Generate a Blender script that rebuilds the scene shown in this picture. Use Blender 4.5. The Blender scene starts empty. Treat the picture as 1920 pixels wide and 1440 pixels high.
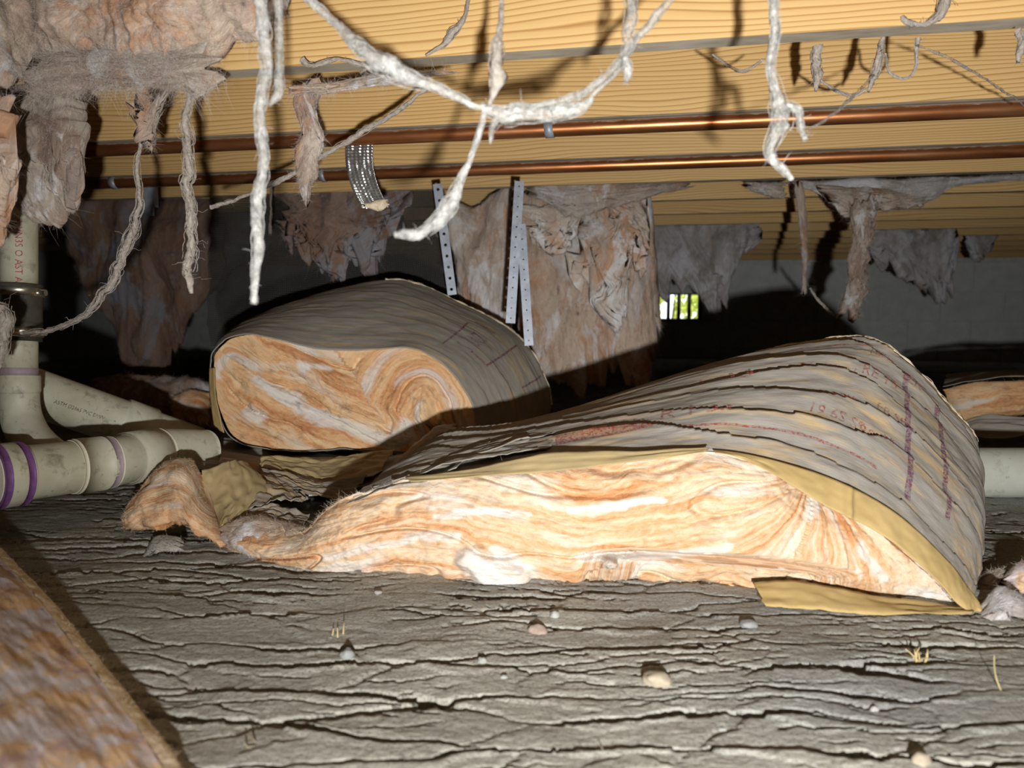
import bpy, bmesh, math, random
import numpy as np
from mathutils import Vector, Matrix

# ------------------------------------------------------------------ camera, world, lamp, exposure
scene = bpy.context.scene
C = scene.collection
FPX = 1400.0                      # focal length in pixels of the 1920 x 1440 frame
CAM = np.array([0.0, 0.0, 0.38])
ALPHA = math.atan(145 / FPX)
FWD = np.array([0, math.cos(ALPHA), -math.sin(ALPHA)])
UPV = np.array([0, math.sin(ALPHA), math.cos(ALPHA)])
RGT = np.array([1.0, 0, 0])

cam_d = bpy.data.cameras.new('camera')
cam = bpy.data.objects.new('camera', cam_d)
C.objects.link(cam)
cam.location = CAM
cam.rotation_euler = (math.pi / 2 - ALPHA, 0, 0)
cam_d.sensor_width = 36
cam_d.lens = FPX / 1920 * 36
cam_d.clip_start = 0.02
cam_d.dof.use_dof = True
cam_d.dof.focus_distance = 1.32
cam_d.dof.aperture_fstop = 4.6
scene.camera = cam

world = bpy.data.worlds.new('world')
scene.world = world
world.use_nodes = True
wn = world.node_tree.nodes['Background']
wn.inputs[0].default_value = (0.78, 0.88, 1.0, 1)
wn.inputs[1].default_value = 3.0

# the hand lamp held low beside the photographer
lamp_d = bpy.data.lights.new('hand_lamp', 'SPOT')
lamp = bpy.data.objects.new('hand_lamp', lamp_d)
C.objects.link(lamp)
lamp.location = (0.06, -0.30, 0.250)
lamp_d.energy = 134
lamp_d.color = (1.0, 0.985, 0.95)
lamp_d.shadow_soft_size = 0.014
lamp_d.spot_size = math.radians(106)
lamp_d.spot_blend = 1.0
_t = Vector((0.24, 1.25, 0.55)) - lamp.location
lamp.rotation_euler = _t.to_track_quat('-Z', 'Y').to_euler()

vs = scene.view_settings
vs.view_transform = 'Standard'
vs.look = 'None'
vs.gamma = 1
vs.use_curve_mapping = False
vs.exposure = 0.0
scene.cycles.max_bounces = 6
scene.cycles.transparent_max_bounces = 12

# ------------------------------------------------------------------ geometry of the place
YAW = math.radians(11)
UD = np.array([math.cos(YAW), -math.sin(YAW), 0])      # along the joists
VD = np.array([math.sin(YAW), math.cos(YAW), 0])       # across them, away from the camera
ZB = 0.755                                             # joist undersides
V1, SP = 1.128, 0.406
VW = 5.75                                              # block wall


def ray(px, py):
    return FWD + (px - 960) / FPX * RGT - (py - 720) / FPX * UPV


def P(px, py, Z):
    return CAM + Z * ray(px, py)


def PG(px, py, z=0.0):
    d = ray(px, py)
    return CAM + d * ((z - CAM[2]) / d[2])


def PV(px, py, v):
    d = ray(px, py)
    return CAM + d * (v / d.dot(VD))


def uvz(p):
    return np.array([p.dot(UD), p.dot(VD), p[2]])


def W(u, v, z):
    return UD * u + VD * v + np.array([0, 0, z])


# ------------------------------------------------------------------ noise
def _hash(ix, iy, iz, seed):
    h = (ix.astype(np.int64) * 374761393 + iy.astype(np.int64) * 668265263 + iz.astype(np.int64) * 1274126177
         + seed * 974711) & 0xFFFFFFFF
    h = ((h ^ (h >> 13)) * 1274126177) & 0xFFFFFFFF
    h = ((h ^ (h >> 16)) * 2246822519) & 0xFFFFFFFF
    h = h ^ (h >> 15)
    return (h & 0xFFFFFF) / float(0xFFFFFF)


def vnoise(x, y, z=0.0, seed=0):
    x, y, z = np.broadcast_arrays(np.asarray(x, float), np.asarray(y, float), np.asarray(z, float))
    ix, iy, iz = np.floor(x), np.floor(y), np.floor(z)
    fx, fy, fz = x - ix, y - iy, z - iz
    fx, fy, fz = [f * f * (3 - 2 * f) for f in (fx, fy, fz)]
    r = 0
    flat = not np.any(fz)
    for dz in ((0,) if flat else (0, 1)):
        for dy in (0, 1):
            for dx in (0, 1):
                w = (fx if dx else 1 - fx) * (fy if dy else 1 - fy) * (1.0 if flat else (fz if dz else 1 - fz))
                r = r + w * _hash(ix + dx, iy + dy, iz + dz, seed)
    return r * 2 - 1


def fbm(x, y, z=0.0, o=4, seed=0, g=0.5):
    r, a, t = 0, 1.0, 0
    x, y, z = np.asarray(x, float), np.asarray(y, float), np.asarray(z, float)
    for i in range(o):
        r = r + a * vnoise(x * 2 ** i + 7.1 * i, y * 2 ** i + 3.7 * i, z * 2 ** i, seed + i)
        t += a
        a *= g
    return r / t


def sstep(a, b, x):
    t = np.clip((x - a) / (b - a), 0, 1)
    return t * t * (3 - 2 * t)


# ------------------------------------------------------------------ objects
def tag(o, label, cat, group=None, kind=None):
    if label:
        o['label'] = label
    if cat:
        o['category'] = cat
    if group:
        o['group'] = group
    if kind:
        o['kind'] = kind
    return o


def thing(name, label, cat, loc, group=None):
    o = bpy.data.objects.new(name, None)
    o.empty_display_size = 0.05
    C.objects.link(o)
    o.location = tuple(loc)
    BASE[o.name] = np.array(loc, float)
    return tag(o, label, cat, group)


BASE = {}


def mk(name, V, F, mat, parent=None, uv=None, smooth=True, base=None, white=None):
    """one mesh object; V in world space; under a parent the vertices become local to it; alone the origin goes to its lowest middle"""
    V = np.asarray(V, float).reshape(-1, 3)
    if parent is not None:
        b = BASE.get(parent.name, np.zeros(3))
    else:
        b = np.array([V[:, 0].mean(), V[:, 1].mean(), V[:, 2].min()]) if base is None else np.array(base, float)
    me = bpy.data.meshes.new(name)
    F = F if isinstance(F, np.ndarray) else list(F)
    if isinstance(F, np.ndarray):
        k = F.shape[1]
        n = len(F)
        me.vertices.add(len(V))
        me.vertices.foreach_set('co', (V - b).astype(np.float32).ravel())
        me.loops.add(n * k)
        me.loops.foreach_set('vertex_index', F.astype(np.int32).ravel())
        me.polygons.add(n)
        me.polygons.foreach_set('loop_start', np.arange(0, n * k, k, dtype=np.int32))
        me.update(calc_edges=True)
        me.validate()
    else:
        me.from_pydata((V - b).tolist(), [], [list(map(int, f)) for f in F])
    if uv is not None:
        layer = me.uv_layers.new(name='UVMap')
        li = np.empty(len(me.loops), dtype=np.int32)
        me.loops.foreach_get('vertex_index', li)
        layer.data.foreach_set('uv', np.asarray(uv, np.float32).reshape(-1, 2)[li].ravel())
    if white is not None:
        at = me.attributes.new('white', 'FLOAT', 'POINT')
        at.data.foreach_set('value', np.asarray(white, np.float32).ravel())
    if smooth:
        me.polygons.foreach_set('use_smooth', np.ones(len(me.polygons), dtype=bool))
    if mat is not None:
        me.materials.append(mat)
    o = bpy.data.objects.new(name, me)
    C.objects.link(o)
    if parent is not None:
        o.parent = parent
        BASE[o.name] = b            # children of this part share the same local frame
    else:
        o.location = tuple(b)
        BASE[o.name] = b
    return o



def gridF(nu, nv, cu=False, cv=False):
    iu = np.arange(nu if cu else nu - 1)
    iv = np.arange(nv if cv else nv - 1)
    a, b = np.meshgrid(iu, iv, indexing='ij')
    a2, b2 = (a + 1) % nu, (b + 1) % nv
    return np.stack([a * nv + b, a2 * nv + b, a2 * nv + b2, a * nv + b2], -1).reshape(-1, 4)


def resample(pts, n, smooth=True):
    """curve through the points (any columns), n samples evenly by length, Catmull-Rom"""
    p = np.asarray(pts, float)
    if smooth and len(p) > 2:
        q = np.vstack([2 * p[0] - p[1], p, 2 * p[-1] - p[-2]])
        out = []
        for i in range(1, len(q) - 2):
            t = np.linspace(0, 1, 24, endpoint=False)[:, None]
            a, b, c, d = q[i - 1], q[i], q[i + 1], q[i + 2]
            out.append(0.5 * ((2 * b) + (c - a) * t + (2 * a - 5 * b + 4 * c - d) * t ** 2 + (3 * b - a - 3 * c + d) * t ** 3))
        p = np.vstack(out + [p[-1:]])
    d = np.r_[0, np.cumsum(np.linalg.norm(np.diff(p[:, :3], axis=0), axis=1))]
    d /= d[-1]
    s = np.linspace(0, 1, n)
    return np.stack([np.interp(s, d, p[:, k]) for k in range(p.shape[1])], -1)


def interp_rows(rows, n, smooth=True):
    """matched rows of columns, n samples evenly by row parameter (keeps correspondences)"""
    p = np.asarray(rows, float)
    k = len(p)
    q = np.vstack([2 * p[0] - p[1], p, 2 * p[-1] - p[-2]])
    x = np.linspace(0, k - 1 - 1e-9, n)
    i = np.floor(x).astype(int)
    t = (x - i)[:, None]
    a, b, c, d = q[i], q[i + 1], q[i + 2], q[i + 3]
    if not smooth:
        return b + (c - b) * t
    return 0.5 * ((2 * b) + (c - a) * t + (2 * a - 5 * b + 4 * c - d) * t ** 2 + (3 * b - a - 3 * c + d) * t ** 3)


def frames(p):
    t = np.gradient(p, axis=0)
    t /= np.linalg.norm(t, axis=1)[:, None] + 1e-12
    n = np.zeros_like(p)
    ref = np.array([0, 0, 1.0]) if abs(t[0][2]) < 0.9 else np.array([1.0, 0, 0])
    v = np.cross(t[0], ref)
    v /= np.linalg.norm(v)
    for i in range(len(p)):
        v = v - t[i] * v.dot(t[i])
        v /= np.linalg.norm(v) + 1e-12
        n[i] = v
    return t, n, np.cross(t, n)


def tube_mesh(pts, rad, seg=12, caps=True):
    p = np.asarray(pts, float)
    r = np.broadcast_to(np.asarray(rad, float), (len(p),))
    t, n, b = frames(p)
    a = np.linspace(0, 2 * math.pi, seg, endpoint=False)
    V = p[:, None] + r[:, None, None] * (np.cos(a)[None, :, None] * n[:, None] + np.sin(a)[None, :, None] * b[:, None])
    V = V.reshape(-1, 3)
    F = [list(f) for f in gridF(len(p), seg, False, True)]
    if caps:
        F.append(list(range(seg))[::-1])
        F.append([(len(p) - 1) * seg + i for i in range(seg)])
    return V, F


def tube(name, pts, rad, mat, parent=None, seg=16, caps=True, smooth=True):
    V, F = tube_mesh(pts, rad, seg, caps)
    o = mk(name, V, F, mat, parent, smooth=smooth)
    if caps and smooth:
        for f in o.data.polygons:
            if len(f.vertices) > 4:
                f.use_smooth = False
    return o


def box_mesh(c, ax, ay, az):
    """box from centre and three half-axis vectors"""
    c, ax, ay, az = [np.asarray(k, float) for k in (c, ax, ay, az)]
    V = [c + sx * ax + sy * ay + sz * az for sx in (-1, 1) for sy in (-1, 1) for sz in (-1, 1)]
    F = [(0, 1, 3, 2), (4, 6, 7, 5), (0, 4, 5, 1), (2, 3, 7, 6), (0, 2, 6, 4), (1, 5, 7, 3)]
    return np.array(V), [list(f) for f in F]


def room_box(u0, u1, v0, v1, z0, z1):
    return box_mesh(W((u0 + u1) / 2, (v0 + v1) / 2, (z0 + z1) / 2), UD * (u1 - u0) / 2, VD * (v1 - v0) / 2,
                    np.array([0, 0, (z1 - z0) / 2]))


def join(parts):
    V, F, k = [], [], 0
    for v, f in parts:
        V.append(v)
        F += [[i + k for i in g] for g in f]
        k += len(v)
    return np.vstack(V), F


def bevel(o, w, seg=1):
    m = o.modifiers.new('bevel', 'BEVEL')
    m.width = w
    m.segments = seg
    m.limit_method = 'ANGLE'
    return o


# ------------------------------------------------------------------ materials
class M:
    def __init__(s, name, rough=0.8, metal=0.0, spec=0.3):
        s.m = bpy.data.materials.new(name)
        s.m.use_nodes = True
        s.t = s.m.node_tree
        s.b = s.t.nodes['Principled BSDF']
        s.b.inputs['Roughness'].default_value = rough
        s.b.inputs['Metallic'].default_value = metal
        s.b.inputs['Specular IOR Level'].default_value = spec

    def n(s, kind, **kw):
        nd = s.t.nodes.new(kind)
        for k, v in kw.items():
            if k.startswith('_'):
                setattr(nd, k[1:], v)
            else:
                nd.inputs[k.replace('__', ' ')].default_value = v
        return nd

    def l(s, a, b):
        s.t.links.new(a, b)

    def coord(s, kind='Object', scale=(1, 1, 1), loc=(0, 0, 0), rot=(0, 0, 0), rand=0.0):
        tc = s.n('ShaderNodeTexCoord')
        mp = s.n('ShaderNodeMapping')
        mp.inputs['Scale'].default_value = scale
        mp.inputs['Location'].default_value = loc
        mp.inputs['Rotation'].default_value = rot
        src = tc.outputs[kind]
        if rand:
            oi = s.n('ShaderNodeObjectInfo')
            mu = s.n('ShaderNodeVectorMath', _operation='MULTIPLY_ADD')
            s.l(oi.outputs['Random'], mu.inputs[0])
            mu.inputs[1].default_value = (rand, rand, rand)
            s.l(src, mu.inputs[2])
            src = mu.outputs[0]
        s.l(src, mp.inputs['Vector'])
        return mp.outputs[0]

    def noise(s, vec, scale=1.0, detail=4, rough=0.55, dist=0.0):
        nd = s.n('ShaderNodeTexNoise', Scale=scale, Detail=detail, Roughness=rough, Distortion=dist)
        s.l(vec, nd.inputs['Vector'])
        return nd.outputs['Fac']

    def ramp(s, fac, stops, interp='LINEAR'):
        nd = s.n('ShaderNodeValToRGB')
        cr = nd.color_ramp
        cr.interpolation = interp
        while len(cr.elements) < len(stops):
            cr.elements.new(0.5)
        for e, (p, c) in zip(cr.elements, stops):
            e.position = p
            e.color = (*c, 1) if len(c) == 3 else c
        s.l(fac, nd.inputs[0])
        return nd.outputs[0]

    def mix(s, fac, a, b, mode='MIX'):
        nd = s.n('ShaderNodeMix', _data_type='RGBA', _blend_type=mode)
        for k, v in ((0, fac), (6, a), (7, b)):
            if isinstance(v, (int, float)):
                nd.inputs[k].default_value = v
            elif isinstance(v, tuple):
                nd.inputs[k].default_value = (*v, 1)
            else:
                s.l(v, nd.inputs[k])
        return nd.outputs[2]

    def math(s, op, a, b=0.0, clamp=False):
        nd = s.n('ShaderNodeMath', _operation=op, _use_clamp=clamp)
        for k, v in ((0, a), (1, b)):
            if isinstance(v, (int, float)):
                nd.inputs[k].default_value = v
            else:
                s.l(v, nd.inputs[k])
        return nd.outputs[0]

    def col(s, c):
        if isinstance(c, tuple):
            s.b.inputs['Base Color'].default_value = (*c, 1)
        else:
            s.l(c, s.b.inputs['Base Color'])
        return s

    def bump(s, h, strength=0.5, dist=0.005):
        nd = s.n('ShaderNodeBump', Strength=strength, Distance=dist)
        s.l(h, nd.inputs['Height'])
        s.l(nd.outputs[0], s.b.inputs['Normal'])
        return s

    def up(s):
        """1 where the surface faces up"""
        g = s.n('ShaderNodeNewGeometry')
        sp = s.n('ShaderNodeSeparateXYZ')
        s.l(g.outputs['Normal'], sp.inputs[0])
        return sp.outputs['Z']


def mat_wood():
    m = M('pine', 0.62, spec=0.25)
    base = m.coord('Object', (1, 1, 1), rand=3.7)
    warp = m.noise(m.coord('Object', (1.3, 1, 9), rand=5.1), 1.0, 2, 0.5)
    sep = m.n('ShaderNodeSeparateXYZ')
    m.l(base, sep.inputs[0])
    z = m.math('ADD', m.math('MULTIPLY', sep.outputs['Z'], 120.0), m.math('MULTIPLY', warp, 9.0))
    f = m.math('FRACT', z)
    band = m.ramp(f, [(0.0, (0.0,) * 3), (0.62, (0.25,) * 3), (0.86, (1,) * 3), (1.0, (0.0,) * 3)])
    fine = m.noise(m.coord('Object', (6, 60, 420), rand=2.2), 1.0, 4, 0.6)
    broad = m.noise(m.coord('Object', (0.9, 4, 12), rand=9.0), 1.0, 3, 0.5)
    light = m.mix(broad, (0.78, 0.57, 0.28), (0.67, 0.43, 0.165))
    dark = m.mix(broad, (0.40, 0.20, 0.055), (0.33, 0.15, 0.04))
    c = m.mix(m.math('MULTIPLY', band, 0.92), light, dark)
    c = m.mix(m.math('MULTIPLY', fine, 0.30), c, (0.55, 0.32, 0.10))
    # dust greys the undersides
    dn = m.math('MULTIPLY', m.math('LESS_THAN', m.up(), -0.5), 0.85)
    dust = m.noise(m.coord('Object', (9, 30, 30)), 1.0, 4, 0.6)
    c = m.mix(dn, c, m.ramp(dust, [(0.3, (0.34, 0.31, 0.25)), (0.7, (0.66, 0.62, 0.54))]))
    m.col(c).bump(m.math('ADD', band, m.math('MULTIPLY', fine, 0.6)), 0.22, 0.0015)
    return m.m


def mat_soil():
    m = M('dry_soil', 0.95, spec=0.12)
    a = m.noise(m.coord('Object', (5, 9, 5)), 1.0, 5, 0.6)
    g = m.noise(m.coord('Object', (260, 260, 260)), 1.0, 3, 0.7)
    b = m.noise(m.coord('Object', (1.6, 3.2, 1), (3, 1, 0)), 1.0, 2, 0.5)
    c = m.ramp(a, [(0.25, (0.27, 0.26, 0.225)), (0.5, (0.38, 0.365, 0.32)), (0.75, (0.48, 0.465, 0.415))])
    c = m.mix(m.ramp(b, [(0.5, (0,) * 3), (0.72, (0.75,) * 3)]), c, (0.27, 0.285, 0.295))
    c = m.mix(m.ramp(g, [(0.34, (0.6,) * 3), (0.5, (0,) * 3)]), c, (0.11, 0.10, 0.08))
    c = m.mix(m.ramp(g, [(0.66, (0,) * 3), (0.78, (0.7,) * 3)]), c, (0.55, 0.52, 0.45))
    h = m.math('ADD', m.noise(m.coord('Object', (90, 150, 90)), 1.0, 6, 0.65), m.math('MULTIPLY', g, 0.45))
    m.col(c).bump(h, 0.9, 0.0035)
    return m.m


def mat_fibre(name, stops, white=(0.74, 0.71, 0.67), across=85.0, along=5.0, wamt=0.75, dirt=0.12, dirtcol=(0.22, 0.19, 0.17),
              bump=0.55, seed=0.0, patch=None):
    """layered glass wool: the UV runs along (x) and across (y) the layers, in metres"""
    m = M(name, 0.95, spec=0.08)
    uv = m.coord('UV', (1, 1, 1), (seed, seed * 1.7, 0))
    # waviness of the layers
    wv = m.n('ShaderNodeTexNoise', Scale=11.0, Detail=3.0, Roughness=0.55)
    m.l(uv, wv.inputs['Vector'])
    sub = m.n('ShaderNodeVectorMath', _operation='MULTIPLY_ADD')
    m.l(wv.outputs['Color'], sub.inputs[0])
    sub.inputs[1].default_value = (0.03, 0.05, 0)
    m.l(uv, sub.inputs[2])

    def sc(x, y, k=0.0):
        mp = m.n('ShaderNodeMapping')
        mp.inputs['Scale'].default_value = (x, y, 1)
        mp.inputs['Location'].default_value = (k, k * 2, 0)
        m.l(sub.outputs[0], mp.inputs['Vector'])
        return mp.outputs[0]
    lay = m.noise(sc(along, across), 1.0, 5, 0.62, 0.25)
    big = m.noise(sc(along * 0.8, across * 0.22, 3.1), 1.0, 3, 0.5, 0.3)
    wht = m.noise(sc(along * 1.1, across * 0.30, 7.7), 1.0, 4, 0.55, 0.5)
    fib = m.noise(sc(60, 600, 1.3), 1.0, 3, 0.7)
    tuft = m.noise(m.coord('UV', (80, 110, 1), (seed, 0, 0)), 1.0, 6, 0.75, 0.8)
    f = m.math('ADD', m.math('MULTIPLY', lay, 0.62), m.math('MULTIPLY', big, 0.38))
    f = m.math('ADD', f, m.math('MULTIPLY', m.math('SUBTRACT', fib, 0.5), 0.16))
    f = m.math('ADD', f, m.math('MULTIPLY', m.math('SUBTRACT', tuft, 0.5), 0.30))
    c = m.ramp(f, stops)
    at = m.n('ShaderNodeAttribute', _attribute_name='white')
    wm = m.math('ADD', m.ramp(wht, [(0.53, (0,) * 3), (0.66, (wamt,) * 3)]), at.outputs['Fac'], True)
    c = m.mix(wm, c, white)
    if patch:
        for i, (pc, lo, sc_) in enumerate(patch):
            pn = m.noise(m.coord('Object', (sc_, sc_, sc_ * 0.55), (seed + i * 3.7, i, 0), rand=4.0), 1.0, 6, 0.68, 0.6)
            c = m.mix(m.ramp(pn, [(lo, (0,) * 3), (lo + 0.075, (0.88,) * 3)]), c, pc)
    dn = m.noise(m.coord('UV', (22, 40, 1), (2 + seed, 5, 0)), 1.0, 5, 0.7)
    c = m.mix(m.ramp(dn, [(0.56, (0,) * 3), (0.75, (dirt * 3,) * 3)]), c, dirtcol)
    h = m.math('ADD', m.math('MULTIPLY', lay, 1.0), m.math('ADD', m.math('MULTIPLY', fib, 0.25), m.math('MULTIPLY', tuft, 0.5)))
    m.col(c).bump(h, bump, 0.008)
    return m.m


def mat_paper(name='kraft_paper_dusty', grey=0.535, seed=0.0, tan=(0.56, 0.38, 0.15)):
    m = M(name, 0.8, spec=0.2)
    a = m.noise(m.coord('UV', (9, 70, 1), (seed, 0, 0)), 1.0, 5, 0.65, 0.2)
    b = m.noise(m.coord('UV', (3, 6, 1), (seed, 4, 0)), 1.0, 3, 0.55)
    f = m.noise(m.coord('UV', (50, 420, 1)), 1.0, 3, 0.7)
    g = m.noise(m.coord('Object', (500, 500, 500)), 1.0, 2, 0.6)
    dust = m.mix(b, (0.235, 0.22, 0.19), (0.33, 0.315, 0.315))
    dust = m.mix(m.math('MULTIPLY', f, 0.5), dust, (0.40, 0.36, 0.28))
    k = m.math('ADD', m.math('MULTIPLY', a, 0.65), m.math('MULTIPLY', b, 0.35))
    c = m.mix(m.ramp(k, [(grey - 0.03, (0,) * 3), (grey + 0.14, (0.85,) * 3)]), dust, tan)
    c = m.mix(m.ramp(g, [(0.62, (0,) * 3), (0.8, (0.5,) * 3)]), c, (0.45, 0.42, 0.34))
    m.col(c).bump(m.math('ADD', a, m.math('MULTIPLY', f, 0.5)), 0.45, 0.003)
    return m.m


def mat_tan(name, c0, c1, rough=0.7):
    m = M(name, rough, spec=0.2)
    a = m.noise(m.coord('Object', (14, 14, 14)), 1.0, 5, 0.6)
    f = m.noise(m.coord('Object', (420, 420, 420)), 1.0, 3, 0.6)
    c = m.mix(m.ramp(a, [(0.35, (0,) * 3), (0.65, (1,) * 3)]), c0, c1)
    c = m.mix(m.math('MULTIPLY', f, 0.25), c, (0.3, 0.2, 0.07))
    m.col(c).bump(a, 0.2, 0.002)
    return m.m


def mat_copper():
    m = M('copper', 0.36, 0.9)
    a = m.noise(m.coord('Object', (2.5, 30, 30)), 1.0, 4, 0.6)
    c = m.ramp(a, [(0.3, (0.30, 0.10, 0.035)), (0.55, (0.50, 0.20, 0.08)), (0.75, (0.60, 0.29, 0.14))])
    n = m.noise(m.coord('Object', (30, 80, 80)), 1.0, 4, 0.65)
    d = m.math('ADD', m.up(), m.math('MULTIPLY', m.math('SUBTRACT', n, 0.5), 0.9))
    d = m.ramp(d, [(0.52, (0,) * 3), (0.72, (1,) * 3)])
    c = m.mix(d, c, (0.33, 0.27, 0.22))
    m.col(c)
    m.l(m.math('MULTIPLY', m.math('SUBTRACT', 1.0, d), 0.85), m.b.inputs['Metallic'])
    m.l(m.math('ADD', 0.34, m.math('MULTIPLY', d, 0.55)), m.b.inputs['Roughness'])
    m.bump(n, 0.12, 0.001)
    return m.m


def mat_metal(name, c0, c1, rough=0.42, scale=60, metal=0.85):
    m = M(name, rough, metal)
    a = m.noise(m.coord('Object', (scale,) * 3), 1.0, 4, 0.6)
    m.col(m.ramp(a, [(0.3, c0), (0.7, c1)])).bump(a, 0.1, 0.001)
    return m.m


def mat_pvc(name, c0=(0.60, 0.60, 0.49), c1=(0.45, 0.43, 0.31), dirt=0.6):
    m = M(name, 0.42, spec=0.45)
    a = m.noise(m.coord('Object', (7, 7, 7)), 1.0, 5, 0.65)
    b = m.noise(m.coord('Object', (34, 34, 34), (4, 0, 0)), 1.0, 6, 0.7, 0.4)
    k = m.noise(m.coord('Object', (110, 110, 110)), 1.0, 3, 0.6)
    c = m.mix(m.ramp(a, [(0.35, (0,) * 3), (0.62, (1,) * 3)]), c0, c1)
    c = m.mix(m.ramp(b, [(0.55, (0,) * 3), (0.70, (dirt,) * 3)]), c, (0.12, 0.095, 0.055))
    c = m.mix(m.ramp(k, [(0.67, (0,) * 3), (0.74, (dirt,) * 3)]), c, (0.07, 0.055, 0.035))
    m.col(c).bump(b, 0.12, 0.002)
    m.l(m.math('ADD', 0.35, m.math('MULTIPLY', b, 0.35)), m.b.inputs['Roughness'])
    return m.m


def mat_plain(name, c0, c1, rough=0.8, scale=60, bump=0.2, spec=0.3):
    m = M(name, rough, spec=spec)
    a = m.noise(m.coord('Object', (scale,) * 3, rand=3.0), 1.0, 5, 0.65)
    m.col(m.ramp(a, [(0.3, c0), (0.7, c1)])).bump(a, bump, 0.003)
    return m.m


def mat_ink(name, c, thr=0.45):
    m = M(name, 0.8, spec=0.1)
    m.col(c)
    a = m.noise(m.coord('Object', (240, 240, 240)), 1.0, 3, 0.7)
    al = m.ramp(a, [(thr, (0.15,) * 3), (thr + 0.2, (0.85,) * 3)])
    m.l(al, m.b.inputs['Alpha'])
    return m.m


def mat_web(name, c, alpha=1.0):
    m = M(name, 0.95, spec=0.05)
    a = m.noise(m.coord('Object', (180, 180, 180)), 1.0, 4, 0.7)
    m.col(m.ramp(a, [(0.3, tuple(k * 0.55 for k in c)), (0.65, c)]))
    m.bump(a, 0.8, 0.004)
    if alpha < 1:
        b = m.noise(m.coord('Object', (90, 90, 90), (3, 3, 3)), 1.0, 5, 0.75)
        m.l(m.ramp(b, [(0.40, (alpha * 0.25,) * 3), (0.62, (min(1, alpha * 1.5),) * 3)]), m.b.inputs['Alpha'])
    return m.m


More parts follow.
